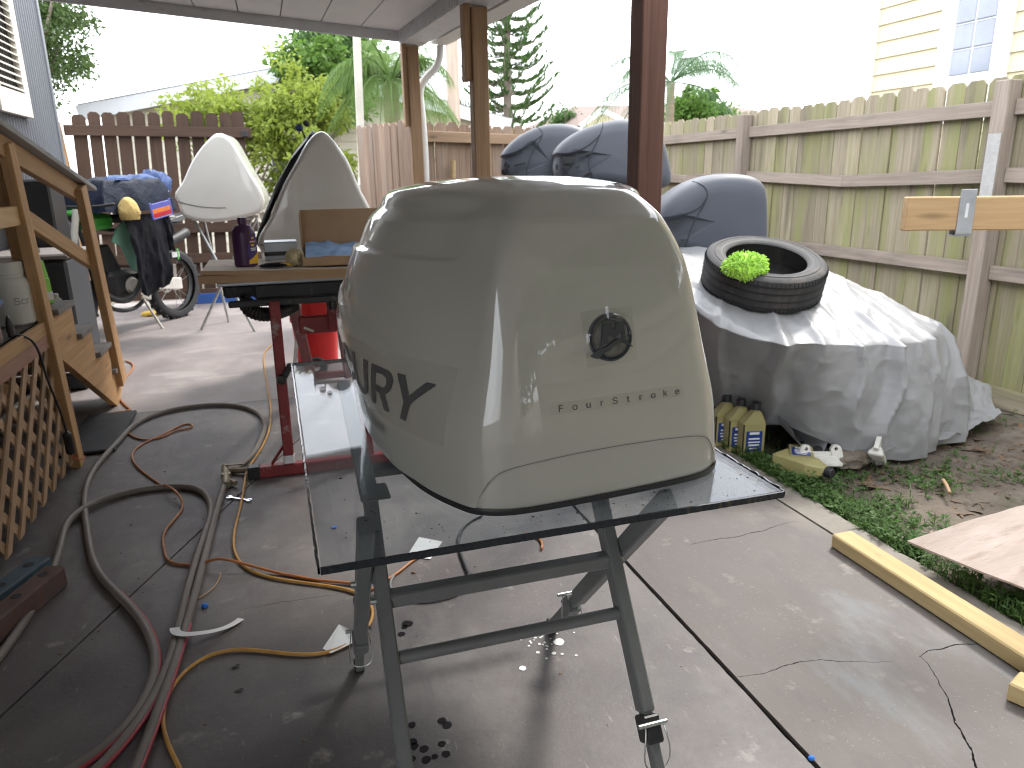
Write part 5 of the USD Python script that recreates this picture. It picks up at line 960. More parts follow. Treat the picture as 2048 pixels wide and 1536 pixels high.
def warped(x0, x1, y0, y1, z, t, seed, m, name, label, tilt=0.0):
    n = 26; gx, gy = np.meshgrid(np.linspace(x0, x1, n), np.linspace(y0, y1, 10), indexing='ij'); gz = z + tilt * (gx - x0) + .010 * fbm(np.stack([gx * 3, gy * 3, 0 * gx], -1), 1, seed) + .006 * fbm(np.stack([gx * 9, gy * 9, 0 * gx], -1), 1, seed)
    top = np.stack([gx, gy, gz + t], -1).reshape(-1, 3); bot = np.stack([gx, gy, gz], -1).reshape(-1, 3); F = gridfaces(n, 10); k = n * 10
    ring = [i * 10 for i in range(n)] + [(n - 1) * 10 + j for j in range(1, 10)] + [i * 10 + 9 for i in range(n - 2, -1, -1)] + [j for j in range(8, 0, -1)]; R = np.array(ring); R2 = np.roll(R, -1)
    t_ = thing(name, label, 'cardboard'); part(t_, 'body', tm(np.vstack([top, bot]), np.vstack([F[:, ::-1] + k, np.c_[R, R2, R2 + k], np.c_[R, R2 + k, R + k]])), 'card'); part(t_, 'top_face', tm(top + [0, 0, .0008], F), m); return t_
warped(-.345, .62, 3.62, 4.12, .974, .036, 3, 'card', 'cardboard_pack', 'lower flat brown cardboard pack lying on the table saw', -.012)
warped(-.325, .60, 3.615, 4.10, 1.014, .018, 7, 'cardlight', 'cardboard_sheet', 'upper pale topped cardboard sheet lying on the brown pack', -.030)
bt = thing('purple_bottle', 'tall purple bottle with violet and amber label standing on cardboard', 'bottle', M=Tr(-.135, 3.78, 1.028) @ np.diag([1, .8, 1, 1]))
part(bt, 'body', lathe([(0, 0), (.050, 0), (.054, .006), (.054, .145), (.050, .168), (.036, .186), (.019, .194), (.0185, .212), (0, .212)], 44), 'purple', smooth=35)
part(bt, 'cap', lathe([(0, .200), (.0205, .200), (.0205, .222), (.018, .226), (0, .226)], 28), 'purple', smooth=35)
def curved(a0, a1, z0, z1, r, top=None): 
    n = 20; A, Z = np.meshgrid(np.radians(np.linspace(a0, a1, n)), np.linspace(0, 1, 8), indexing='ij'); zt = z1 if top is None else z0 + (z1 - z0) * top(np.linspace(0, 1, n))[:, None]; zz = z0 + Z * (zt - z0); return tm(np.stack([r * np.cos(A), r * np.sin(A), zz], -1).reshape(-1, 3), gridfaces(n, 8))
part(bt, 'label', curved(-75, 5, .02, .150, .0547, lambda q: .55 + .45 * np.sin(q * 3.14)), 'purplelabel', smooth=True); part(bt, 'amber_label', curved(-75, 5, .012, .075, .0552, lambda q: .25 + .75 * q), 'yellow', smooth=True)
for k, (z, h, a0, a1, mm) in enumerate(((.128, .008, -52, -38, 'yellow'), (.112, .006, -62, -28, 'yellow'), (.094, .010, -58, -38, 'yellow'), (.082, .004, -62, -26, 'whiteprint'), (.074, .004, -60, -30, 'whiteprint'))): part(bt, 'print', curved(a0, a1, z, z + h, .0558), mm)
bxo = thing('cardboard_box', 'open brown cardboard box lined with pale blue paper on the saw', 'box', M=Tr(.39, 3.86, 1.022) @ Rot(-3, [0, 0, 1]))
for a, b in (((-.26, -.19, 0), (.26, -.184, .042)), ((-.26, .164, 0), (.26, .17, .06)), ((-.26, -.184, 0), (-.254, .164, .05)), ((.254, -.184, 0), (.26, .164, .05)), ((-.26, -.184, -.002), (.26, .164, .004))): part(bxo, 'side', aabox(a, b, .001), 'card')
part(bxo, 'lid', cbox(.52, .007, .205, .002), 'card', M=Tr(0, .185, .145) @ Rot(-6, [1, 0, 0])); part(bxo, 'lid_edge', aabox((-.265, .10, .05), (-.258, .19, .235), .001), 'card')
bp = sheet(-.245, .245, -.17, .155, 40, 24); bp.vertices[:, 2] = .045 + .035 * (bp.vertices[:, 1] + .17) / .32 + .03 * fbm(bp.vertices, 12, 3) + .02 * fbm(bp.vertices, 30, 5)
part(bxo, 'blue_paper', bp, 'bluepaper', smooth=30); 
wl_ = thing('polishing_pad', 'fluffy cream wool polishing pad lying against the cardboard box', 'pad', M=Tr(.085, 3.72, 1.060) @ Rot(70, [1, 0, 0]) @ Rot(20, [0, 1, 0]))
pv = lathe([(0, .018), (.018, .018), (.032, .014), (.042, .004), (.044, -.004), (.040, -.014), (.03, -.018), (0, -.018)], 40); part(wl_, 'pad', pv, 'wool', smooth=True)
wr_ = np.random.default_rng(5); tf2 = []
for k in range(900):
    a = wr_.random() * 6.283; rr = .012 + .032 * wr_.random() ** .6; c = np.array([rr * math.cos(a), rr * math.sin(a), .017 - .012 * (rr / .044) ** 3]); d = np.array([math.cos(a) * rr * 20, math.sin(a) * rr * 20, .9]) + wr_.normal(0, .35, 3); d /= np.linalg.norm(d); s_ = np.cross(d, wr_.normal(size=3)); s_ /= np.linalg.norm(s_)
    tf2.append(np.stack([c - s_ * .0012, c + s_ * .0012, c + d * .011]))
part(wl_, 'fluff', tm(np.vstack(tf2), np.arange(len(tf2) * 3).reshape(-1, 3)), 'wool', kind='stuff')
tray = thing('silver_tray', 'silver tray with dark lip behind the purple bottle on the saw', 'tray', M=Tr(.03, 4.02, 1.028))
part(tray, 'body', cat_(cbox(.16, .14, .006, .002, (0, 0, .09)), cbox(.16, .006, .088, .002, (0, -.068, .044)), cbox(.006, .14, .088, .002, (-.077, 0, .044))), 'tinsheet'); part(tray, 'lip', cbox(.165, .008, .02, .002, (0, -.074, .035)), 'blacksaw')
crumple('black_rag', 'small black rag lying on the cardboard beside the wool pad', 'rag', (-.005, 3.70, 1.026), .07, .03, .012, 'blackcloth', 31, .5, 3)
crumple('yellow_strap', 'yellow and black strap end lying left of the wool pad', 'strap', (.035, 3.69, 1.028), .03, .012, .010, 'sponge', 33, .4, 3)
rb = thing('red_bin', 'bright red plastic bin standing behind the saw stand', 'bin', M=Tr(.245, 6.0, 0))
part(rb, 'body', lathe([(0, 0), (.150, 0), (.158, .01), (.178, .36), (.178, .365), (.165, .365), (.150, .02), (0, .02)], 48), 'redplastic', smooth=35); part(rb, 'rim', lathe([(.176, .335), (.190, .34), (.190, .372), (.172, .376), (.166, .365)], 48), 'redplastic', smooth=35)
part(rb, 'upper_bin', lathe([(.150, .30), (.160, .33), (.180, .62), (.19, .63), (.19, .66), (.172, .66), (.15, .40)], 48), 'redplastic', smooth=35)

# ------------------------------------------------------------------ hoses, cords, scraps on the floor
def hose(name, pts, r, m, label, cat, seed, lift=None, stripe=None):
    p = np.array([(x, y, r + .002) for x, y in pts]); 
    if lift is not None:
        for k, dz in lift: p[k, 2] += dz
    c = spline(p, max(60, len(p) * 8), s=.00002 * len(p)); c[:, 2] = np.maximum(c[:, 2], r + .001); t = thing(name, label, cat); part(t, 'hose', tube(c, r, 12), m, smooth=True)
    if stripe:
        d = np.gradient(c[:, :2], axis=0); d /= np.linalg.norm(d, axis=1, keepdims=True); off = np.c_[-d[:, 1], d[:, 0], np.zeros(len(c))] * r * stripe[3]; a, b = stripe[1], stripe[2]; q = slice(int(a * len(c)), int(b * len(c)))
        part(t, 'red_side', tube(c[q] + off[q] + [0, 0, -.001], r * .55, 8), stripe[0], smooth=True)
    return t
HA = [(-.470, 1.675), (-.457, 1.741), (-.442, 1.837), (-.429, 1.940), (-.426, 2.047), (-.420, 2.144), (-.411, 2.237), (-.402, 2.326), (-.394, 2.448), (-.388, 2.584), (-.383, 2.703), (-.381, 2.868), (-.374, 2.993), (-.364, 3.148), (-.357, 3.320), (-.345, 3.459), (-.339, 3.585), (-.335, 3.70)]
HB = [(-.584, 1.726), (-.548, 1.776), (-.513, 1.823), (-.482, 1.891), (-.463, 1.976), (-.449, 2.053), (-.441, 2.139), (-.432, 2.242), (-.426, 2.332), (-.420, 2.456), (-.414, 2.578), (-.410, 2.727), (-.405, 2.876), (-.396, 3.019), (-.388, 3.199), (-.394, 3.357), (-.429, 3.489), (-.476, 3.569), (-.544, 3.614), (-.620, 3.639), (-.702, 3.637), (-.787, 3.613), (-.865, 3.560), (-.921, 3.499), (-.949, 3.398), (-.954, 3.276), (-.942, 3.119), (-.922, 2.956), (-.912, 2.826), (-.913, 2.710), (-.924, 2.606), (-.931, 2.497), (-.935, 2.406), (-.944, 2.324), (-.99, 2.0)]
HC = [(-.645, 1.760), (-.603, 1.795), (-.567, 1.826), (-.527, 1.874), (-.492, 1.944), (-.474, 2.016), (-.469, 2.099), (-.475, 2.193), (-.493, 2.299), (-.531, 2.407), (-.578, 2.512), (-.632, 2.613), (-.688, 2.703), (-.744, 2.829), (-.801, 2.998), (-.852, 3.181), (-.907, 3.405), (-.958, 3.630), (-.985, 3.818), (-.990, 3.987), (-.980, 4.133), (-.957, 4.286), (-.948, 4.465), (-.927, 4.612), (-.884, 4.762), (-.824, 4.881), (-.734, 4.959), (-.583, 4.979), (-.426, 4.959), (-.319, 4.899), (-.233, 4.751), (-.170, 4.530), (-.159, 4.359), (-.177, 4.180), (-.211, 4.021), (-.250, 3.836), (-.273, 3.799), (-.325, 3.731)]
hose('air_hose', HA, .0145, 'hose', 'straight grey air hose, rightmost of three at the lower photo edge', 'hose', 1, stripe=('hosered', 0, .35, -.75))
hose('air_hose', HB, .0145, 'hose', 'grey air hose arching to the left, middle one of three at the lower edge', 'hose', 2, lift=[(25, .02), (24, .012), (26, .012)], stripe=('hosered', 0, .22, -.75))
hose('air_hose', HC, .0145, 'hose', 'longest grey air hose looping far back beside the saw stand', 'hose', 3, stripe=('hosered', 0, .2, -.75))
tee = thing('hose_fitting', 'dirty brass tee fitting joining the air hoses on the floor', 'fitting')
for a, b, r_ in (((-.349, 3.79, .02), (-.331, 3.54, .02), .019), ((-.345, 3.735, .02), (-.235, 3.705, .02), .014), ((-.337, 3.62, .02), (-.29, 3.55, .02), .012)): part(tee, 'pipe', rod(a, b, r_, 14), 'brass', smooth=40)
part(tee, 'nut', lathe([(.014, -.015), (.024, -.014), (.024, .014), (.014, .015)], 6), 'brass', M=frame((-.338, 3.66, .022), (0, 0, 1), y=(.1, -1, 0)) @ Rot(90, [0, 1, 0])); part(tee, 'lever', cbox(.09, .014, .006, .002), 'brass', M=Tr(-.30, 3.75, .042) @ Rot(-10, [0, 0, 1]))
C1 = [(-.110, 6.752), (-.173, 6.332), (-.172, 6.054), (-.152, 5.556), (-.140, 5.087), (-.120, 4.683), (-.141, 4.348), (-.168, 4.115), (-.202, 3.935), (-.210, 3.876), (-.243, 3.768), (-.248, 3.574), (-.253, 3.398), (-.266, 3.262), (-.278, 3.116), (-.277, 2.977), (-.260, 2.843), (-.234, 2.732), (-.206, 2.674), (-.154, 2.624), (-.067, 2.547), (.040, 2.488), (.110, 2.448), (.142, 2.408), (.174, 2.368), (.196, 2.285), (.181, 2.200), (.13, 2.12)]
C2 = [(-1.02, 4.75), (-.948, 4.647), (-.862, 4.474), (-.792, 4.418), (-.715, 4.451), (-.651, 4.537), (-.588, 4.562), (-.571, 4.606), (-.614, 4.645), (-.666, 4.591), (-.719, 4.483), (-.792, 4.408), (-.833, 4.274), (-.840, 4.19), (-.832, 4.105), (-.797, 3.999), (-.738, 3.889), (-.681, 3.784), (-.644, 3.677), (-.586, 3.567), (-.531, 3.473), (-.510, 3.395), (-.523, 3.310), (-.541, 3.241), (-.552, 3.152), (-.552, 3.055), (-.541, 2.960), (-.517, 2.881), (-.482, 2.835), (-.405, 2.797), (-.327, 2.748), (-.237, 2.703), (-.139, 2.650), (-.030, 2.572), (.077, 2.497), (.175, 2.440), (.197, 2.392), (.256, 2.434), (.325, 2.487), (.383, 2.548), (.439, 2.588), (.502, 2.610)]
C3 = [(-.32, 1.60), (-.336, 1.665), (-.358, 1.717), (-.387, 1.790), (-.409, 1.876), (-.418, 1.964), (-.410, 2.053), (-.383, 2.113), (-.341, 2.166), (-.295, 2.193), (-.246, 2.187), (-.184, 2.162), (-.122, 2.123), (-.061, 2.094), (.007, 2.073), (.058, 2.083), (.105, 2.106), (.13, 2.12)]
hose('extension_cord', C1, .0055, 'cord', 'dirty yellow orange cord running from the saw to the stand leg', 'cord', 4, lift=[(11, .02)])
hose('extension_cord', C2, .0055, 'cordbrown', 'brownish orange cord with a narrow loop lying across the hoses', 'cord', 5, lift=[(19, .03), (20, .03), (30, .034), (31, .030)])
hose('extension_cord', C3, .0058, 'cord', 'yellow orange cord curving round at the lower photo edge', 'cord', 6)
hose('cable', [(.563, 2.327), (.528, 2.281), (.464, 2.267), (.402, 2.254), (.340, 2.269), (.293, 2.334), (.278, 2.40), (.30, 2.46)], .0055, 'cordgrey', 'grey cable looping on the floor under the stand crossbars', 'cable', 7)
hose('cable', [(.742, 2.835), (.668, 2.798), (.616, 2.716), (.588, 2.613), (.571, 2.497), (.563, 2.402), (.565, 2.34)], .0065, 'cordblack', 'black cable under the stand ending in a plug', 'cable', 8)
solo('cord_plug', cbox(.03, .05, .028, .006), 'cordblack', 'black plug where the black and grey cables meet under the stand', 'plug', M=Tr(.566, 2.335, .015) @ Rot(20, [0, 0, 1]))
hose('cord_piece', [(.868, 2.620), (.899, 2.580), (.904, 2.531), (.884, 2.475)], .0055, 'cordbrown', 'short curve of orange cord below the right part of the clear sheet', 'cord', 9)
hose('twine', [(-.378, 2.545), (-.352, 2.576), (-.333, 2.599), (-.319, 2.654), (-.314, 2.704)], .003, 'card', 'short curved tan twine lying beside the two parallel hoses', 'twine', 10)
hose('cord_end', [(-1.320, 6.621), (-1.247, 6.562), (-1.175, 6.384), (-1.147, 6.202), (-1.165, 6.046), (-1.169, 5.894), (-1.157, 5.649), (-1.106, 5.408), (-1.032, 5.175), (-.990, 5.100), (-1.028, 5.058), (-1.053, 4.975)], .0065, 'cordbrown', 'brown cord curling round the foot of the stairs', 'cord', 11)
def ribbon(pts, w, lift, name, label, cat, m):
    c = spline(np.array([(x, y, .004 + z) for (x, y), z in zip(pts, lift)]), 30); d = np.gradient(c, axis=0); d /= np.linalg.norm(d, axis=1, keepdims=True); n = np.stack([-d[:, 1], d[:, 0], 0 * d[:, 0]], 1); v = np.stack([c + n * w / 2, c - n * w / 2 + [0, 0, .004]], 1).reshape(-1, 3); solo(name, tm(v, gridfaces(30, 2)), m, label, cat, smooth=True)
ribbon([(-.428, 2.325), (-.406, 2.285), (-.356, 2.280), (-.283, 2.312), (-.230, 2.360)], .030, [.032, .03, .024, .006, .001], 'paper_strip', 'curved white paper strip lying across the hoses', 'paper', 'paper')
pp = np.array([(.079, 2.182, .030), (.020, 2.093, .012), (.043, 2.063, .010), (.109, 2.090, .012), (.128, 2.10, .02), (.115, 2.135, .03)]); solo('paper_scrap', tm(pp, [[0, 1, 2], [0, 2, 3], [0, 3, 4], [0, 4, 5]]), 'paper', 'torn white paper scrap caught at the stand leg', 'paper')
solo('paper_sheet', tm([(.374, 2.603, .004), (.455, 2.547, .004), (.529, 2.667, .006), (.447, 2.739, .005)], [[0, 1, 2], [0, 2, 3]]), 'paper', 'white paper sheet on the floor seen through the clear sheet', 'paper')
crumple('tape_ball', 'small blue tape ball on the floor beside the hoses', 'tape', (-.353, 2.484, .001), .012, .010, .009, 'bluetape', 41, .4, 3)
crumple('tape_ball', 'small blue tape bit under the stand beside the looped cord', 'tape', (.389, 2.581, .001), .014, .010, .008, 'bluetape', 42, .4, 3)
crumple('tape_ball', 'blue tape bit in the slab joint at the lower photo edge', 'tape', (1.16, 1.24, .001), .008, .007, .006, 'bluetape', 43, .4, 3)
wn_ = thing('wrench', 'small chrome open ended wrench beside the brass hose fitting', 'wrench', M=frame((-.27, 3.388, .006), (.8, -.6, 0)))
part(wn_, 'shaft', cbox(.10, .011, .005, .002), 'chrome')
for sx in (-1, 1):
    jw = Point(0, 0).buffer(.013).difference(sbox(-.004, -.004, .02, .006)); mj = prism(jw, .006); mj.apply_translation([0, 0, -.003]); part(wn_, 'jaw', mj, 'chrome', M=Tr(sx * .055, 0, 0) @ Rot(0 if sx > 0 else 180, [0, 0, 1]))
def splat(name, label, cat, c, r, m, seed, kind=None):
    a = np.linspace(0, 6.283, 26, endpoint=False); q = 1 + .5 * fbm(np.stack([np.cos(a), np.sin(a), 0 * a + seed], 1), 1.6, seed); P = Polygon(np.stack([c[0] + r * q * np.cos(a), c[1] + r * q * np.sin(a)], 1)); mm = prism(P, .0008); mm.apply_translation([0, 0, .0008]); return mm
sp_ = [(.227, 1.684, .011), (.204, 1.716, .008), (.307, 1.673, .012), (.317, 1.653, .013), (.218, 1.622, .012), (.219, 1.605, .011), (.242, 1.588, .012), (.289, 1.590, .010), (.205, 1.564, .011), (.240, 1.549, .012), (.262, 1.553, .008), (.292, 1.553, .011), (.298, 2.155, .018), (.269, 2.104, .012), (.285, 2.14, .01), (.20, 1.60, .006)]
solo('oil_spots', cat_(*[splat('', '', '', (x, y), r, '', 50 + k) for k, (x, y, r) in enumerate(sp_)]), 'oilspot', 'round dark oil spots on the floor between the stand legs', 'stain', kind='stuff')
wsr = np.random.default_rng(3); ws = [((.735, 1.90), .018), ((.586, 1.813), .011), ((.70, 1.955), .008), ((.655, 1.87), .006), ((.70, 1.85), .007)] + [((.70 + wsr.normal(0, .03), 1.92 + wsr.normal(0, .04)), .002 + wsr.random() * .003) for k in range(26)]
solo('paint_drips', cat_(*[splat('', '', '', c, r, '', 80 + k) for k, (c, r) in enumerate(ws)]), 'whitespot', 'white paint drips on the floor round the rear stand foot', 'stain', kind='stuff')
dbs = []
dr_ = np.random.default_rng(17)
for k in range(260):
    x, y = dr_.uniform(-1.0, 1.1), 1.2 + 3.4 * dr_.random() ** 1.4
    if k % 3 == 0: t_ = dr_.random() ** .7; x = jx(y) + dr_.normal(0, .03)
    s_ = .0012 + dr_.exponential(.0013); m = trimesh.creation.icosphere(0, s_); m.vertices *= dr_.uniform(.5, 1.3, 3) * [1, 1, .5]; m.apply_translation([x, y, s_ * .3]); dbs.append(m)
solo('floor_grit', cat_(*dbs), 'chip', 'pale grit and crumbs scattered over the stained floor', 'grit', kind='stuff')
for k, (x, y, a, lab) in enumerate(((-.237, 2.101, 10, 'dark curled dead leaf on the floor above the yellow cord'), (-.224, 1.983, -15, 'dark dead leaf on the floor inside the yellow cord curve'))):
    solo('dead_leaf', tm([(-.016, 0, .001), (-.004, -.005, .006), (.006, .004, .002), (.016, 0, .005), (.002, .008, .004)], [[0, 1, 4], [1, 2, 4], [1, 3, 2], [2, 3, 4]]), 'deadleaf', lab, 'leaf', M=Tr(x, y, 0) @ Rot(a, [0, 0, 1]))

# ------------------------------------------------------------------ tarp covered heap, tyre, cloth
def loop(pts, n): 
    p = np.array(pts + pts[:1], float); tck, _ = splprep(p.T, s=0, per=1, k=3); return np.array(splev(np.linspace(0, 1, n, endpoint=False), tck)).T
HCN = np.array([2.75, 4.15])
E_ = [(1.98, 3.38, .80), (2.13, 2.97, .65), (2.40, 2.84, .63), (2.80, 2.79, .605), (3.12, 2.86, .60), (3.46, 3.10, .54), (3.72, 3.5, .47), (3.80, 4.2, .50), (3.6, 5.0, .6), (2.8, 5.3, .75), (2.1, 5.05, .85), (1.88, 4.2, .9)]
B_ = [(2.42, 3.50, .0), (2.46, 3.12, .13), (2.52, 2.93, .12), (2.76, 2.80, .02), (3.05, 2.77, .0), (3.45, 2.93, .0), (3.85, 3.22, .0), (3.95, 4.1, 0), (3.75, 5.2, 0), (2.8, 5.55, 0), (2.0, 5.25, 0), (1.95, 4.3, 0)]
NTH = 640
def by_angle(P):
    c = loop(P, 2000); a = np.unwrap(np.arctan2(c[:, 1] - HCN[1], c[:, 0] - HCN[0])); o = np.argsort(a % (2 * np.pi)); aa = (a % (2 * np.pi))[o]; q = np.linspace(0, 2 * np.pi, NTH, endpoint=False); return np.stack([np.interp(q, aa, c[o, k], period=2 * np.pi) for k in range(3)], 1)
Eo, Bo = by_angle(E_), by_angle(B_); th = np.linspace(0, 2 * np.pi, NTH, endpoint=False); rows = []; NB, NE = 90, 100
def ridge(P, s_, seed, w=.16): return np.clip(1 - np.abs(fbm(np.asarray(P) * s_, 1, seed, 3)) / w, 0, 1) ** 1.6
outn = np.stack([np.cos(th), np.sin(th), 0 * th], 1)
fold = .5 * np.sin(th * 31 + 2.2 * np.sin(th * 7)) + .6 * np.sin(th * 17 + 1.3 * np.sin(th * 5 + 1)) + .8 * fbm(np.stack([np.cos(th) * 9, np.sin(th) * 9, 0 * th], 1), 1, 3)
fold = .35 * np.sign(fold) * np.abs(fold) ** .75
RG = ((4.33, .05, .075, .07), (4.47, -.02, .025, .04), (4.62, 0, .03, .035), (4.78, -.06, .075, .055), (4.90, .03, .02, .03), (5.0, .03, .035, .05), (5.2, .02, .055, .06), (5.45, 0, .055, .07), (5.72, .03, .05, .06), (3.95, 0, .06, .07), (4.12, .03, .04, .05), (0.2, 0, .05, .08), (.6, 0, .05, .08), (3.5, 0, .05, .08))
def drapes(q): return sum(a_ * np.clip(1 - np.abs(th - c_ - d_ * (1 - q) - .012 * np.sin(q * 9 + c_ * 7)) / (w_ * (1.35 - .75 * q)), 0, 1) ** 1.25 for c_, d_, a_, w_ in RG)
Eo[:, 2] += .03 * fbm(np.stack([np.cos(th) * 4, np.sin(th) * 4, 0 * th], 1), 1, 41)
for k in range(NB):
    q = k / (NB - 1); p = Bo * (1 - q) + Eo * q; p = p + outn * (.035 * math.sin(q * math.pi) * 1.0); amp = .055 * (1 - q) ** .6 + .014
    p = p + outn * (fold * amp)[:, None]; P = p.copy(); A3 = np.stack([th * 2.2, P[:, 2] * 1.4, 0 * th], 1); p = p + outn * (.016 * fbm(P, 2.5, 11) + drapes(q) + .010 * ridge(A3, 2.6, 12) + .004 * ridge(P, 4.5, 19) + .0015 * ridge(P, 11, 18))[:, None]; p[:, 2] += .03 * (1 - q) * fbm(P, 4, 13) * (q > 0); rows.append(p)
summit = .945
for k in range(1, NE):
    q = k / (NE - 1); xy = Eo[:, :2] * (1 - q) + HCN * q; z = Eo[:, 2] + (summit - Eo[:, 2]) * (1 - (1 - q) ** 1.9); p = np.c_[xy, z]; w = (1 - q) ** .8
    rad = (fold * .02 + drapes(1) * .45) * np.clip(1 - q * 2.2, 0, 1) ** 1.3; p[:, 2] += rad + (.05 * fbm(p, 2.0, 15) + .016 * ridge(p @ np.array([[.8, .6, 0], [-.15, .2, 0], [0, 0, 1]]), 3, 16) + .010 * ridge(p @ np.array([[.5, -.8, 0], [.25, .15, 0], [0, 0, 1]]), 5, 17) + .003 * ridge(p, 11, 20)) * (1 if q < .98 else .3); rows.append(p)
tb = thing('tarp_heap', 'heap under a crumpled silver tarp beside the weathered fence', 'tarp')
part(tb, 'sheet', tm(np.vstack(rows), gridfaces(len(rows), NTH, True)), 'tarp', smooth=True)
n = 70; u, v = np.meshgrid(np.linspace(0, 1, n), np.linspace(0, 1, 40), indexing='ij')
q0 = np.array([(2.78, 2.84), (3.1, 2.84), (3.55, 3.02), (4.02, 3.40)]); q1 = np.array([(2.80, 2.74), (3.25, 2.80), (3.86, 2.98), (4.12, 3.32)])
f0 = np.stack([np.interp(u[:, 0], np.linspace(0, 1, 4), q0[:, k]) for k in (0, 1)], 1); f1 = np.stack([np.interp(u[:, 0], np.linspace(0, 1, 4), q1[:, k]) for k in (0, 1)], 1)
fl2 = f0[:, None] * (1 - v[..., None]) + f1[:, None] * v[..., None]; P = np.concatenate([fl2, 0 * fl2[..., :1]], -1)
zf = .045 + .10 * np.abs(fbm(P, 4, 21)) + .05 * fbm(P, 11, 22) + .13 * np.exp(-((u - .93) / .10) ** 2) * (1 - v * .5) + .02 * (1 - v)
part(tb, 'ground_flap', tm(np.concatenate([fl2 + .02 * np.stack([fbm(P, 7, 23), fbm(P, 7, 24)], -1), zf[..., None]], -1).reshape(-1, 3), gridfaces(n, 40)), 'tarp', smooth=True)
roll = spline([(2.40, 2.93, .16), (2.43, 2.89, .08), (2.50, 2.86, .04), (2.56, 2.87, .10), (2.54, 2.92, .16)], 30); vv = np.stack([roll, roll + [.05, .28, .05]], 1); part(tb, 'hem_roll', tm(vv.reshape(-1, 3), gridfaces(30, 2)), 'tarp', smooth=True)
solo('heap_core', trimesh.Trimesh(*(lambda m: (m.vertices, m.faces))(hullpts(cbox(1.25, 1.7, .05, .02, (2.85, 4.15, .06)).vertices, cbox(1.05, 1.5, .05, .02, (2.85, 4.2, .48)).vertices))), 'vent', 'near black load under the silver tarp, coloured as the shaded cavity', 'load')  # black body under the raised hem; cavity shade put into its colour
ty = thing('car_tyre', 'worn black car tyre lying flat on the silver tarp', 'tyre', M=Tr(2.44, 3.33, .905) @ Rot(-16, [0, 0, 1]) @ Rot(17, [1, 0, 0]) @ Rot(2, [0, 1, 0]))
TR, TW = .312, .098
part(ty, 'carcass', lathe([(.205, -.080), (.212, -.088), (.25, -TW), (.285, -TW + .004), (.303, -.082), (.3095, -.06), (.3105, 0), (.3095, .06), (.303, .082), (.285, TW - .004), (.25, TW), (.212, .088), (.205, .080), (.212, .074), (.262, .070), (.285, .05), (.288, 0), (.285, -.05), (.262, -.070), (.212, -.074), (.205, -.080)], 96), 'rubber', smooth=38)
for z in (-.056, -.020, .020, .056): part(ty, 'tread_groove', lathe([(.3112, z - .0045), (.3125, z - .0035), (.3125, z + .0035), (.3112, z + .0045)], 96), 'vent')
sp3 = []
for k in range(88):
    for z, s in ((.071, 1), (-.071, -1)): m = cbox(.004, .0045, .020, .001); m.apply_transform(Rot(k * 360 / 88, [0, 0, 1]) @ Tr(.3085, 0, z) @ Rot(-s * 22, [0, 1, 0])); sp3.append(m)
part(ty, 'shoulder_sipes', cat_(*sp3), 'vent', kind='stuff')
part(ty, 'bead_ring', lathe([(.222, .0905), (.226, .0925), (.232, .0945), (.236, .0955)], 80), 'rubber2', smooth=True); part(ty, 'sidewall_ridge', lathe([(.262, .0972), (.264, .0992), (.268, .0990), (.270, .0965)], 80), 'rubber', smooth=True)
cl_ = thing('cleaning_cloth', 'lime green microfibre cloth hanging over the tyre rim', 'cloth', M=Tr(2.235, 3.19, .965))
bs = trimesh.creation.icosphere(4); bv = bs.vertices * [.112, .08, .065] * (1 + .35 * fbm(bs.vertices, 2, 5))[:, None]; bv[:, 2] -= .35 * np.clip(-bv[:, 1], 0, 1) ; part(cl_, 'cloth', tm(bv, bs.faces), 'limefab', smooth=True)
lf = []; lr = np.random.default_rng(6); idx = lr.integers(0, len(bs.vertices), 1500)
for k in idx:
    c = bv[k]; nrm = bs.vertices[k] / np.array([1.2, 1, .8]); nrm /= np.linalg.norm(nrm)
    if nrm[2] < -.6: continue
    d = nrm * .8 + lr.normal(0, .45, 3) + [0, 0, -.45]; d /= np.linalg.norm(d); s_ = np.cross(d, lr.normal(size=3)); s_ /= np.linalg.norm(s_); t2 = np.cross(d, s_); L = .016 * lr.uniform(.7, 1.3); w = .0032
    lf.append(np.stack([c + s_ * w, c - s_ * .5 * w + t2 * .87 * w, c - s_ * .5 * w - t2 * .87 * w, c + d * L + s_ * w * .8, c + d * L - s_ * .4 * w + t2 * .7 * w, c + d * L - s_ * .4 * w - t2 * .7 * w]))
fi = np.array([[0, 1, 4], [0, 4, 3], [1, 2, 5], [1, 5, 4], [2, 0, 3], [2, 3, 5], [3, 4, 5]]); part(cl_, 'pile', tm(np.vstack(lf), np.vstack([fi + 6 * k for k in range(len(lf))])), 'limefab', kind='stuff')

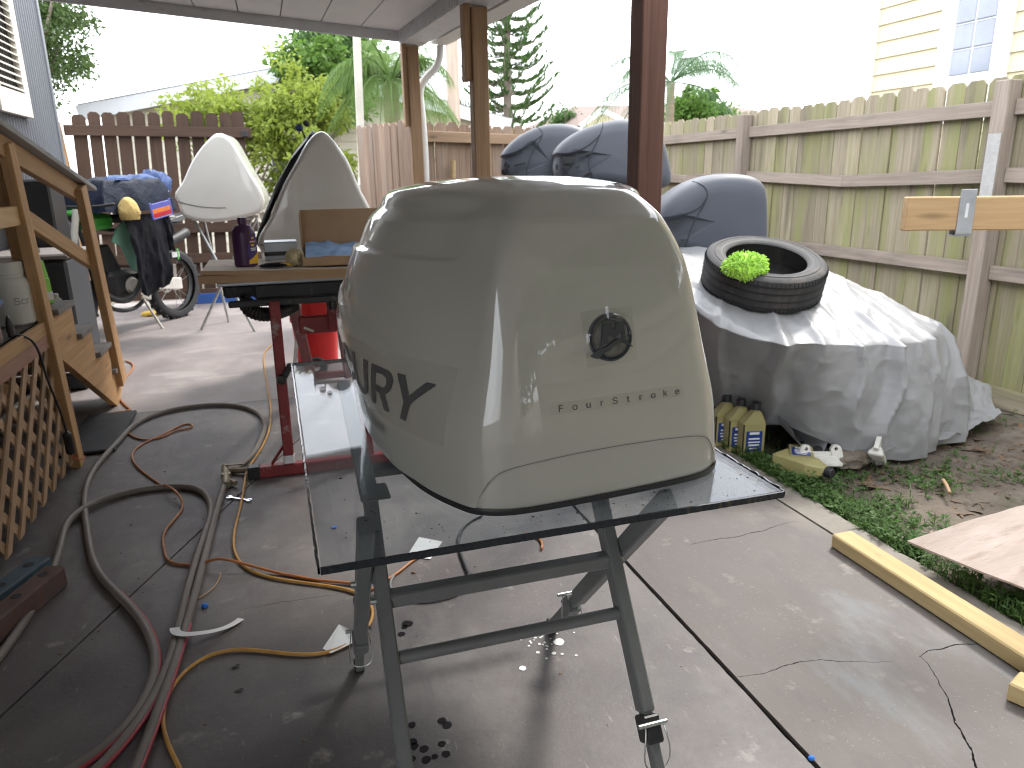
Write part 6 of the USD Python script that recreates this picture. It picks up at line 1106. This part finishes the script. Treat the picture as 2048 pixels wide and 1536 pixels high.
# ------------------------------------------------------------------ slate covered outboard motors
def cover(label, M, prof, D, seams, vents, base=None, exp=5.0):
    t = thing('covered_motor', label, 'motor', M=M)
    pc_ = np.array(prof + prof[:1]); tck_, _ = splprep(pc_.T, s=.00025, per=1, k=3); prof = [tuple(q) for q in np.array(splev(np.linspace(0, 1, 90, endpoint=False), tck_)).T]
    zt_, zl_ = max(q[1] for q in prof), min(q[1] for q in prof); dr = lambda z: .80 + .28 * (zt_ - z) / (zt_ - zl_)
    cm = inflate(prof, D, None, exp, 90, 0, 420); cm.vertices[:, 1] *= dr(cm.vertices[:, 2])
    s0, s1 = np.array(seams[0]), np.array(seams[1]); o0, o1 = s0[:, 1].argsort(), s1[:, 0].argsort(); vx, vz = cm.vertices[:, 0], cm.vertices[:, 2]
    rc = sstep((np.interp(vx, s1[o1, 0], s1[o1, 1]) - .004 - vz) / .022) * sstep((np.interp(vz, s0[o0, 1], s0[o0, 0]) - .006 - vx) / .03); cm.vertices[:, 1] *= 1 - .13 * rc; cm.vertices[:, 0] += .022 * rc * np.clip(1 - vx / .2, 0, 1); part(t, 'cover', cm, 'cover', smooth=True)
    P = Polygon(prof).buffer(-.012); c = np.array(P.representative_point().coords[0])
    def fy(x, z):
        # distance of the near flank from the mid-plane at (x, z)
        d = np.array([x, z]) - c; L = np.linalg.norm(d)
        if L < 1e-6: return -D
        ray = LineString([c, c + d / L * 3]); hit = ray.intersection(Polygon(prof).exterior); R = min((np.linalg.norm(np.array(g.coords[0]) - c) for g in getattr(hit, 'geoms', [hit])), default=L); s = min(L / R, .995); return -D * (1 - s ** exp) ** (1 / exp)
    for sm in seams:
        q = spline([(x, 0, z) for x, z in sm], 40); q[:, 1] = [fy(x, z) * dr(z) - .001 for x, _, z in q]; part(t, 'seam', tube(q, .0035, 6), 'cover_seam')
    for vn in vents:
        pg = Polygon(vn); g = prism(pg, .012); v3, f3 = trimesh.remesh.subdivide_to_size(g.vertices, g.faces, .03, max_iter=6); o = np.stack([v3[:, 0], np.array([fy(x, z) * dr(z) for x, z in v3[:, :2]]) - .004 + v3[:, 2] * .6, v3[:, 1]], 1); part(t, 'vent', tm(o, f3), 'vent')
    if base: 
        part(t, 'rim', inflate(base[0], D * .9, None, 3, 12, .01, 80), 'vent'); part(t, 'mid_section', inflate(base[1], D * .55, None, 3, 12, .02, 80), 'enginewhite', smooth=40)
        for sx in (-.2, .2):
            for sy in (-.2, .2): part(t, 'stand_leg', rod((sx + .35, sy, base[2]), (sx * 1.3 + .35, sy * 1.3, 0), .02, 10), 'steel')
    return t
c3 = [(0, .99), (-.015, 1.12), (.0, 1.21), (.06, 1.29), (.18, 1.365), (.34, 1.415), (.50, 1.425), (.62, 1.405), (.675, 1.35), (.70, 1.20), (.71, 1.02), (.70, .95), (.1, .955)]
cover('nearest slate covered outboard motor, standing behind the car tyre', frame((2.37, 4.42, -.02), (1, -.28, 0)), c3, .24, [[(.22, 1.385), (.285, 1.30), (.235, 1.20), (.17, 1.05), (.15, .965)], [(.0, 1.165), (.10, 1.185), (.20, 1.21), (.285, 1.30)]], [[(.035, 1.145), (.12, 1.150), (.17, 1.172), (.10, 1.125)]])
c2 = [(0, 1.38), (-.015, 1.50), (.01, 1.60), (.06, 1.655), (.20, 1.735), (.38, 1.795), (.55, 1.805), (.72, 1.77), (.80, 1.68), (.86, 1.52), (.885, 1.37), (.3, 1.355), (.06, 1.36)]
bb2 = [(.05, 1.30), (.05, 1.36), (.72, 1.365), (.72, 1.30)]; bm2 = [(.12, .75), (.12, 1.31), (.65, 1.31), (.62, .75)]
cover('middle slate covered outboard motor with dark front vents beside the dark post', frame((2.10, 5.55, 0), (1, -.3, 0)), c2, .26, [[(.36, 1.79), (.33, 1.70), (.27, 1.58), (.245, 1.47), (.27, 1.41), (.27, 1.375)], [(.01, 1.575), (.09, 1.57), (.2, 1.60), (.33, 1.70)]],
      [[(.06, 1.50), (.12, 1.495), (.155, 1.525), (.15, 1.545), (.05, 1.545)], [(.05, 1.455), (.095, 1.455), (.105, 1.48), (.045, 1.483)], [(.175, 1.535), (.28, 1.57), (.27, 1.583), (.17, 1.556)], [(.135, 1.47), (.18, 1.485), (.17, 1.455)], [(.005, 1.455), (.02, 1.455), (.02, 1.49), (.005, 1.49)]], (bb2, bm2, .78))
c1 = [(0, 1.40), (-.015, 1.48), (.0, 1.55), (.05, 1.61), (.16, 1.70), (.32, 1.765), (.50, 1.79), (.64, 1.765), (.75, 1.68), (.80, 1.5), (.80, 1.37), (.06, 1.36)]
cover('farthest slate covered outboard motor, half hidden by the middle one', frame((1.82, 6.05, .02), (1, -.3, 0)), c1, .25, [[(.30, 1.765), (.34, 1.70), (.29, 1.62), (.23, 1.50), (.21, 1.40)], [(.02, 1.555), (.12, 1.575), (.22, 1.62), (.34, 1.70)]], [[(.03, 1.47), (.075, 1.45), (.085, 1.475), (.045, 1.505)], [(.11, 1.46), (.21, 1.485), (.20, 1.495), (.12, 1.48)], [(.01, 1.41), (.06, 1.385), (.05, 1.42), (.015, 1.45)]], (bb2, bm2, .78))
for x, y in ((2.12, 4.05), (2.9, 3.95)): pass
solo('motor_rest', aabox((2.25, 4.0, .90), (3.15, 4.7, .945), .006), 'deckgrey', 'flat board under the nearest slate covered motor', 'board')

# ------------------------------------------------------------------ oil bottles, castings, planks, plywood, weeds
def bottle_mesh(parent):
    part(parent, 'body', cat_(hullpts(cbox(.105, .062, .01, .012, (0, 0, .006)).vertices, cbox(.105, .062, .01, .012, (0, 0, .155)).vertices), hullpts(cbox(.104, .061, .01, .012, (0, 0, .158)).vertices, cbox(.045, .040, .01, .01, (.012, 0, .205)).vertices)), 'oilgold', smooth=30)
    part(parent, 'neck', lathe([(0, .20), (.017, .20), (.017, .222), (0, .222)], 20), 'oilgold', M=Tr(.012, 0, 0)); part(parent, 'cap', lathe([(0, .217), (.021, .217), (.021, .243), (.019, .246), (0, .246)], 24), 'blackcap', M=Tr(.012, 0, 0), smooth=35)
    lb_ = part(parent, 'label', cbox(.075, .0015, .095, .0005), 'navylabel', M=Tr(0, -.0322, .075))
    for z, w, h in ((.038, .045, .012), (.012, .05, .008), (-.004, .055, .006), (-.018, .05, .008), (-.034, .04, .006)): part(lb_, 'print', cbox(w, .001, h, .0003), 'whiteprint', M=Tr(0, -.0012, z))
    part(parent, 'level_strip', cbox(.008, .002, .13, .0005), 'blackcap', M=Tr(-.049, -.030, .09))
def M_at(x, y, z, rz): return Tr(x, y, z) @ Rot(rz, [0, 0, 1]) @ np.diag([1.15, 1.15, 1.15, 1])
b0 = thing('oil_bottle', 'olive gold oil bottle, nearest of three upright in front of the tarp', 'bottle', 'oil bottles by the tarp', M=M_at(2.275, 3.10, -.01, -12)); bottle_mesh(b0)
copy_of(b0, 'olive gold oil bottle, middle of three upright in front of the tarp', M_at(2.245, 3.185, -.01, -10)); copy_of(b0, 'olive gold oil bottle, rearmost of three upright in front of the tarp', M_at(2.215, 3.27, -.01, -8))
copy_of(b0, 'olive gold oil bottle lying on its side at the slab edge', Tr(2.30, 2.90, .045) @ Rot(-72, [0, 0, 1]) @ Rot(90, [0, 1, 0]) @ Rot(90, [0, 0, 1]) @ np.diag([1.15, 1.15, 1.15, 1]))
copy_of(b0, 'olive gold oil bottle lying flat in the weeds with its navy label up', Tr(2.34, 2.78, .045) @ Rot(-35, [0, 0, 1]) @ Rot(-90, [1, 0, 0]) @ np.diag([1.15, 1.15, 1.15, 1]))
def casting(label, M, seed):
    t = thing('white_casting', label, 'metal casting', M=M); part(t, 'base', hullpts(cbox(.20, .07, .02, .006, (0, 0, .012)).vertices, cbox(.15, .045, .02, .006, (0, 0, .045)).vertices), 'castwhite')
    for sx in (-.085, .085):
        ear = Point(0, .055).buffer(.026).union(sbox(-.026, 0, .026, .055)).difference(Point(0, .06).buffer(.009)); m = prism(ear, .022); m.apply_translation([0, 0, -.011]); part(t, 'ear', m, 'castwhite', M=Tr(sx, 0, .03) @ Rot(90, [1, 0, 0]) @ Rot(12 * np.sign(sx), [0, 0, 1]))
    part(t, 'rib', cbox(.15, .012, .03, .003, (0, 0, .06)), 'castwhite'); return t
casting('white cast bracket with two ears beside the flat oil bottle', Tr(2.47, 2.80, .01) @ Rot(-20, [0, 0, 1]) @ Rot(-12, [1, 0, 0]), 1)
casting('white cast bracket lying against the tarp hem near its flap', Tr(2.76, 2.74, .02) @ Rot(35, [0, 0, 1]) @ Rot(35, [0, 1, 0]), 2)
crumple('dirty_rag', 'dirty brown rag at the tarp hem between the white brackets', 'rag', (2.64, 2.79, 0), .10, .06, .05, 'bark', 51, .7, 4); crumple('dark_plate', 'dark metal scrap under the tarp hem behind the bracket', 'scrap', (2.55, 2.90, 0), .13, .05, .045, 'blacksaw', 53, .4, 3)
pb = thing('wood_beam', 'orange pine board jutting from the right with a steel strap round it', 'board')
board(pb, 'board', (2.175, 2.18, 1.268), (3.4, 1.70, 1.262), .04, .118, 'pine_board', ch=.004)
MB = frame((2.175 + .205 * .931, 2.18 - .205 * .365, 1.268), (.931, -.365, 0))
part(pb, 'steel_strap', cat_(cbox(.055, .004, .155, .001, (0, -.0235, .006)), hullpts(cbox(.055, .004, .004, .001, (0, -.0235, -.071)).vertices, cbox(.055, .004, .004, .001, (0, -.018, -.078)).vertices), cbox(.055, .046, .004, .001, (0, 0, -.079)), cbox(.055, .004, .10, .001, (0, .0235, -.03))), 'galv', M=MB); part(pb, 'white_sticker', cbox(.010, .001, .05, .0003, (0, -.0262, .01)), 'whiteprint', M=MB)
board(pb, 'support_post', (3.35, 1.75, 0), (3.35, 1.75, 1.32), .09, .09, 'pine_board', up=(1, 0, 0))
def lum(name, label, a, b, w, h, m): t = thing(name, label, 'lumber'); board(t, 'beam', a, b, w, h, m, ch=.005); part(t, 'knot', lathe([(0, 0), (.008, 0), (.011, .0006), (0, .0008)], 14), 'card', M=Tr(*(np.array(a) * .93 + np.array(b) * .07 + [0, .0, h / 2 + .0001]))); return t
lum('pine_beam', 'long yellowish pine beam lying along the slab edge', (2.01, 2.125, .030), (1.985, -.6, .030), .092, .056, 'pine')
lum('pine_offcut', 'pine beam end entering at the right photo edge', (1.85, 1.262, .030), (2.03, .80, .030), .085, .056, 'pine')
nx, ny = 30, 18; gx, gy = np.meshgrid(np.linspace(0, 1, nx), np.linspace(0, 1, ny), indexing='ij')
ca, cb2, cc, cd = np.array((2.10, 1.90, .115)), np.array((3.05, 1.86, .17)), np.array((2.30, 1.28, .10)), np.array((3.1, 1.0, .12))
PL = ca * ((1 - gx) * (1 - gy))[..., None] + cb2 * (gx * (1 - gy))[..., None] + cc * ((1 - gx) * gy)[..., None] + cd * (gx * gy)[..., None]
PL[..., 2] += .05 * np.sin(gx * 2.6) * (1 - gy) * .8 + .012 * fbm(PL, 3, 4); PL[..., :2] += (.012 * fbm(PL, 12, 6))[..., None] * np.array([1, 1])
top = PL.reshape(-1, 3); k = len(top); F = gridfaces(nx, ny); ring = [i * ny for i in range(nx)] + [(nx - 1) * ny + j for j in range(1, ny)] + [i * ny + ny - 1 for i in range(nx - 2, -1, -1)] + [j for j in range(ny - 2, 0, -1)]; R = np.array(ring); R2 = np.roll(R, -1)
pw = thing('plywood_sheet', 'warped greyish pink plywood sheet propped over the weeds', 'plywood'); mp_ = tm(np.vstack([top, top - [0, 0, .007]]), np.vstack([F, F[:, ::-1] + k, np.c_[R, R + k, R2 + k], np.c_[R, R2 + k, R2]])); mp_.fix_normals(); part(pw, 'sheet', mp_, 'plywood', smooth=30)
solo('prop_block', aabox((2.55, 1.45, -.03), (2.9, 1.75, .085)), 'deckgrey', 'wood block hidden under the warped plywood sheet', 'block')
wd = np.random.default_rng(77); c_, d_, n_, L_, W_ = [], [], [], [], []
def yard_zs(x, y):
    p = np.stack([x, y, 0 * x], 1); return -0.03 + 0.05 * fbm(p, 1.4, 3) + 0.03 * fbm(p, 7, 4)
def dens(x, y):
    p = np.stack([x, y, 0 * x], 1); e = np.exp(-((x - 2.24) / .10) ** 2); v = .0 + 2.6 * (fbm(p, 2.3, 8) + .6 * fbm(p, 6, 9)) + .8 * e
    return v + .45 * ((x > 2.3) & (x < 3.3) & (y > 2.35) & (y < 2.78)) - .45 * ((x > 2.45) & (y > 1.9) & (y < 2.38)) + .35 * (x > 3.9)
x, y = 2.185 + wd.exponential(.55, 16000), wd.uniform(.7, 4.2, 16000)
ok = (x < 4.15) & (wd.random(16000) < dens(x, y)) & ~((x > 2.2) & (x < 3.6) & (y > 2.95 + .2 * np.abs(x - 2.9))); x, y = x[ok][:2500], y[ok][:2500]; zz_ = yard_zs(x, y)
for x, y, z in zip(x, y, zz_):
    h = wd.uniform(.015, .055) * (1.5 if x < 2.32 else 1)
    for k in range(wd.integers(3, 7)):
        a = wd.random() * 6.283; o = np.array([math.cos(a), math.sin(a), 0]); L = wd.uniform(.012, .036); c_.append(np.array([x, y, z + h * wd.uniform(.3, 1)]) + o * L * .5); d_.append(o + np.array([0, 0, wd.uniform(-.1, .9)])); n_.append(np.array([0, 0, 1.0]) + wd.normal(0, .35, 3)); L_.append(L); W_.append(L * wd.uniform(.38, .62))
solo('weeds', leaf_quads(np.array(c_), np.array(d_), np.array(n_), np.array(L_), np.array(W_)), 'blade', 'low green weeds growing in patches over the yard soil', 'weeds', kind='stuff')
V, F = [], []
x, y = 2.18 + np.where(wd.random(16000) < .6, wd.exponential(.09, 16000), wd.exponential(.6, 16000)), wd.uniform(.7, 4.0, 16000); ok = (x < 4.1) & (wd.random(16000) < dens(x, y) + .2); x, y = x[ok][:3600], y[ok][:3600]
for x, y, z in zip(x, y, yard_zs(x, y) - .01):
    a = wd.random() * 6.283; H = wd.uniform(.03, .10); o = np.array([math.cos(a), math.sin(a), 0]) * H * wd.uniform(.2, .8); s_ = np.array([-math.sin(a), math.cos(a), 0]) * .0024; b = np.array([x, y, z]); m1 = b + o * .35 + [0, 0, H * .65]; t1 = b + o + [0, 0, H * .85]
    i = len(V) * 5; V.append(np.stack([b - s_, b + s_, m1 + s_ * .9, m1 - s_ * .9, t1])); F += [(i, i + 1, i + 2), (i, i + 2, i + 3), (i + 3, i + 2, i + 4)]
solo('grass', tm(np.vstack(V), F), 'blade', 'thin grass blades along the slab edge and in the yard', 'grass', kind='stuff')
V = []; chx, chy = 2.22 + wd.random(1500) * 1.9, wd.uniform(.9, 3.6, 1500); chip_ = np.stack([chx, chy, yard_zs(chx, chy)], 1)
for k in range(1500):
    x, y, z = chip_[k]; L = .006 + wd.exponential(.010); a = wd.random() * 6.283; d = np.array([math.cos(a), math.sin(a), wd.normal(0, .15)]) * L; s_ = np.array([-math.sin(a), math.cos(a), wd.normal(0, .3)]) * L * wd.uniform(.12, .4); c = np.array([x, y, z + .004]); V.append(np.stack([c - d - s_ * .6, c + d - s_, c + d * .9 + s_, c - d + s_ * .8]))
i = np.arange(len(V)) * 4; solo('wood_chips', tm(np.vstack(V), np.vstack([np.c_[i, i + 1, i + 2], np.c_[i, i + 2, i + 3]])), 'chip', 'wood chips and dry leaves scattered on the yard soil', 'chips', kind='stuff')
for a, b, r_, lab in (((2.33, 1.98, .005), (2.56, 1.905, .012), .0065, 'split stick lying in the weeds before the plywood sheet'), ((2.78, 2.33, .02), (2.87, 2.45, .02), .008, 'pale stick lying on bare soil behind the plywood'), ((1.95, .9, .09), (1.90, 1.2, .09), .002, None)):
    if lab: solo('stick', tube(spline([a, span(a, b) + [.01, .012, .004], b], 12), r_, 7), 'card', lab, 'stick', smooth=True)
for q0_, q1_, lab, mm, y in (((1.34, 0), (1.34, 0), '', '', 0),): pass
tools = (((1.55, 6.55, 1.55), (1.52, 6.52, .0), .022, 'paper', 'yellowed tool handle leaning on the tan fence right of the far post'), ((2.02, 6.78, 1.42), (2.0, 6.7, .0), .016, 'pine_board', 'orange tool handle leaning on the tan fence beside the middle post'), ((2.88, 7.2, 1.85), (2.9, 7.1, .0), .012, 'trim_white', 'thin white pole leaning on the tan fence behind the covered motors'))
for a, b, r_, m, lab in tools: solo('tool_handle', rod(a, b, r_, 10), 'pine' if m == 'paper' else m, lab, 'tool', smooth=40)
hk = thing('curved_handle', 'curved tan tool handle hooked on the fence behind the middle post', 'tool'); part(hk, 'handle', tube(spline([(2.18, 6.8, 1.2), (2.2, 6.8, 1.35), (2.30, 6.85, 1.47), (2.38, 6.88, 1.55), (2.36, 6.88, 1.68)], 24), .024, 10), 'rail_grey', smooth=True)
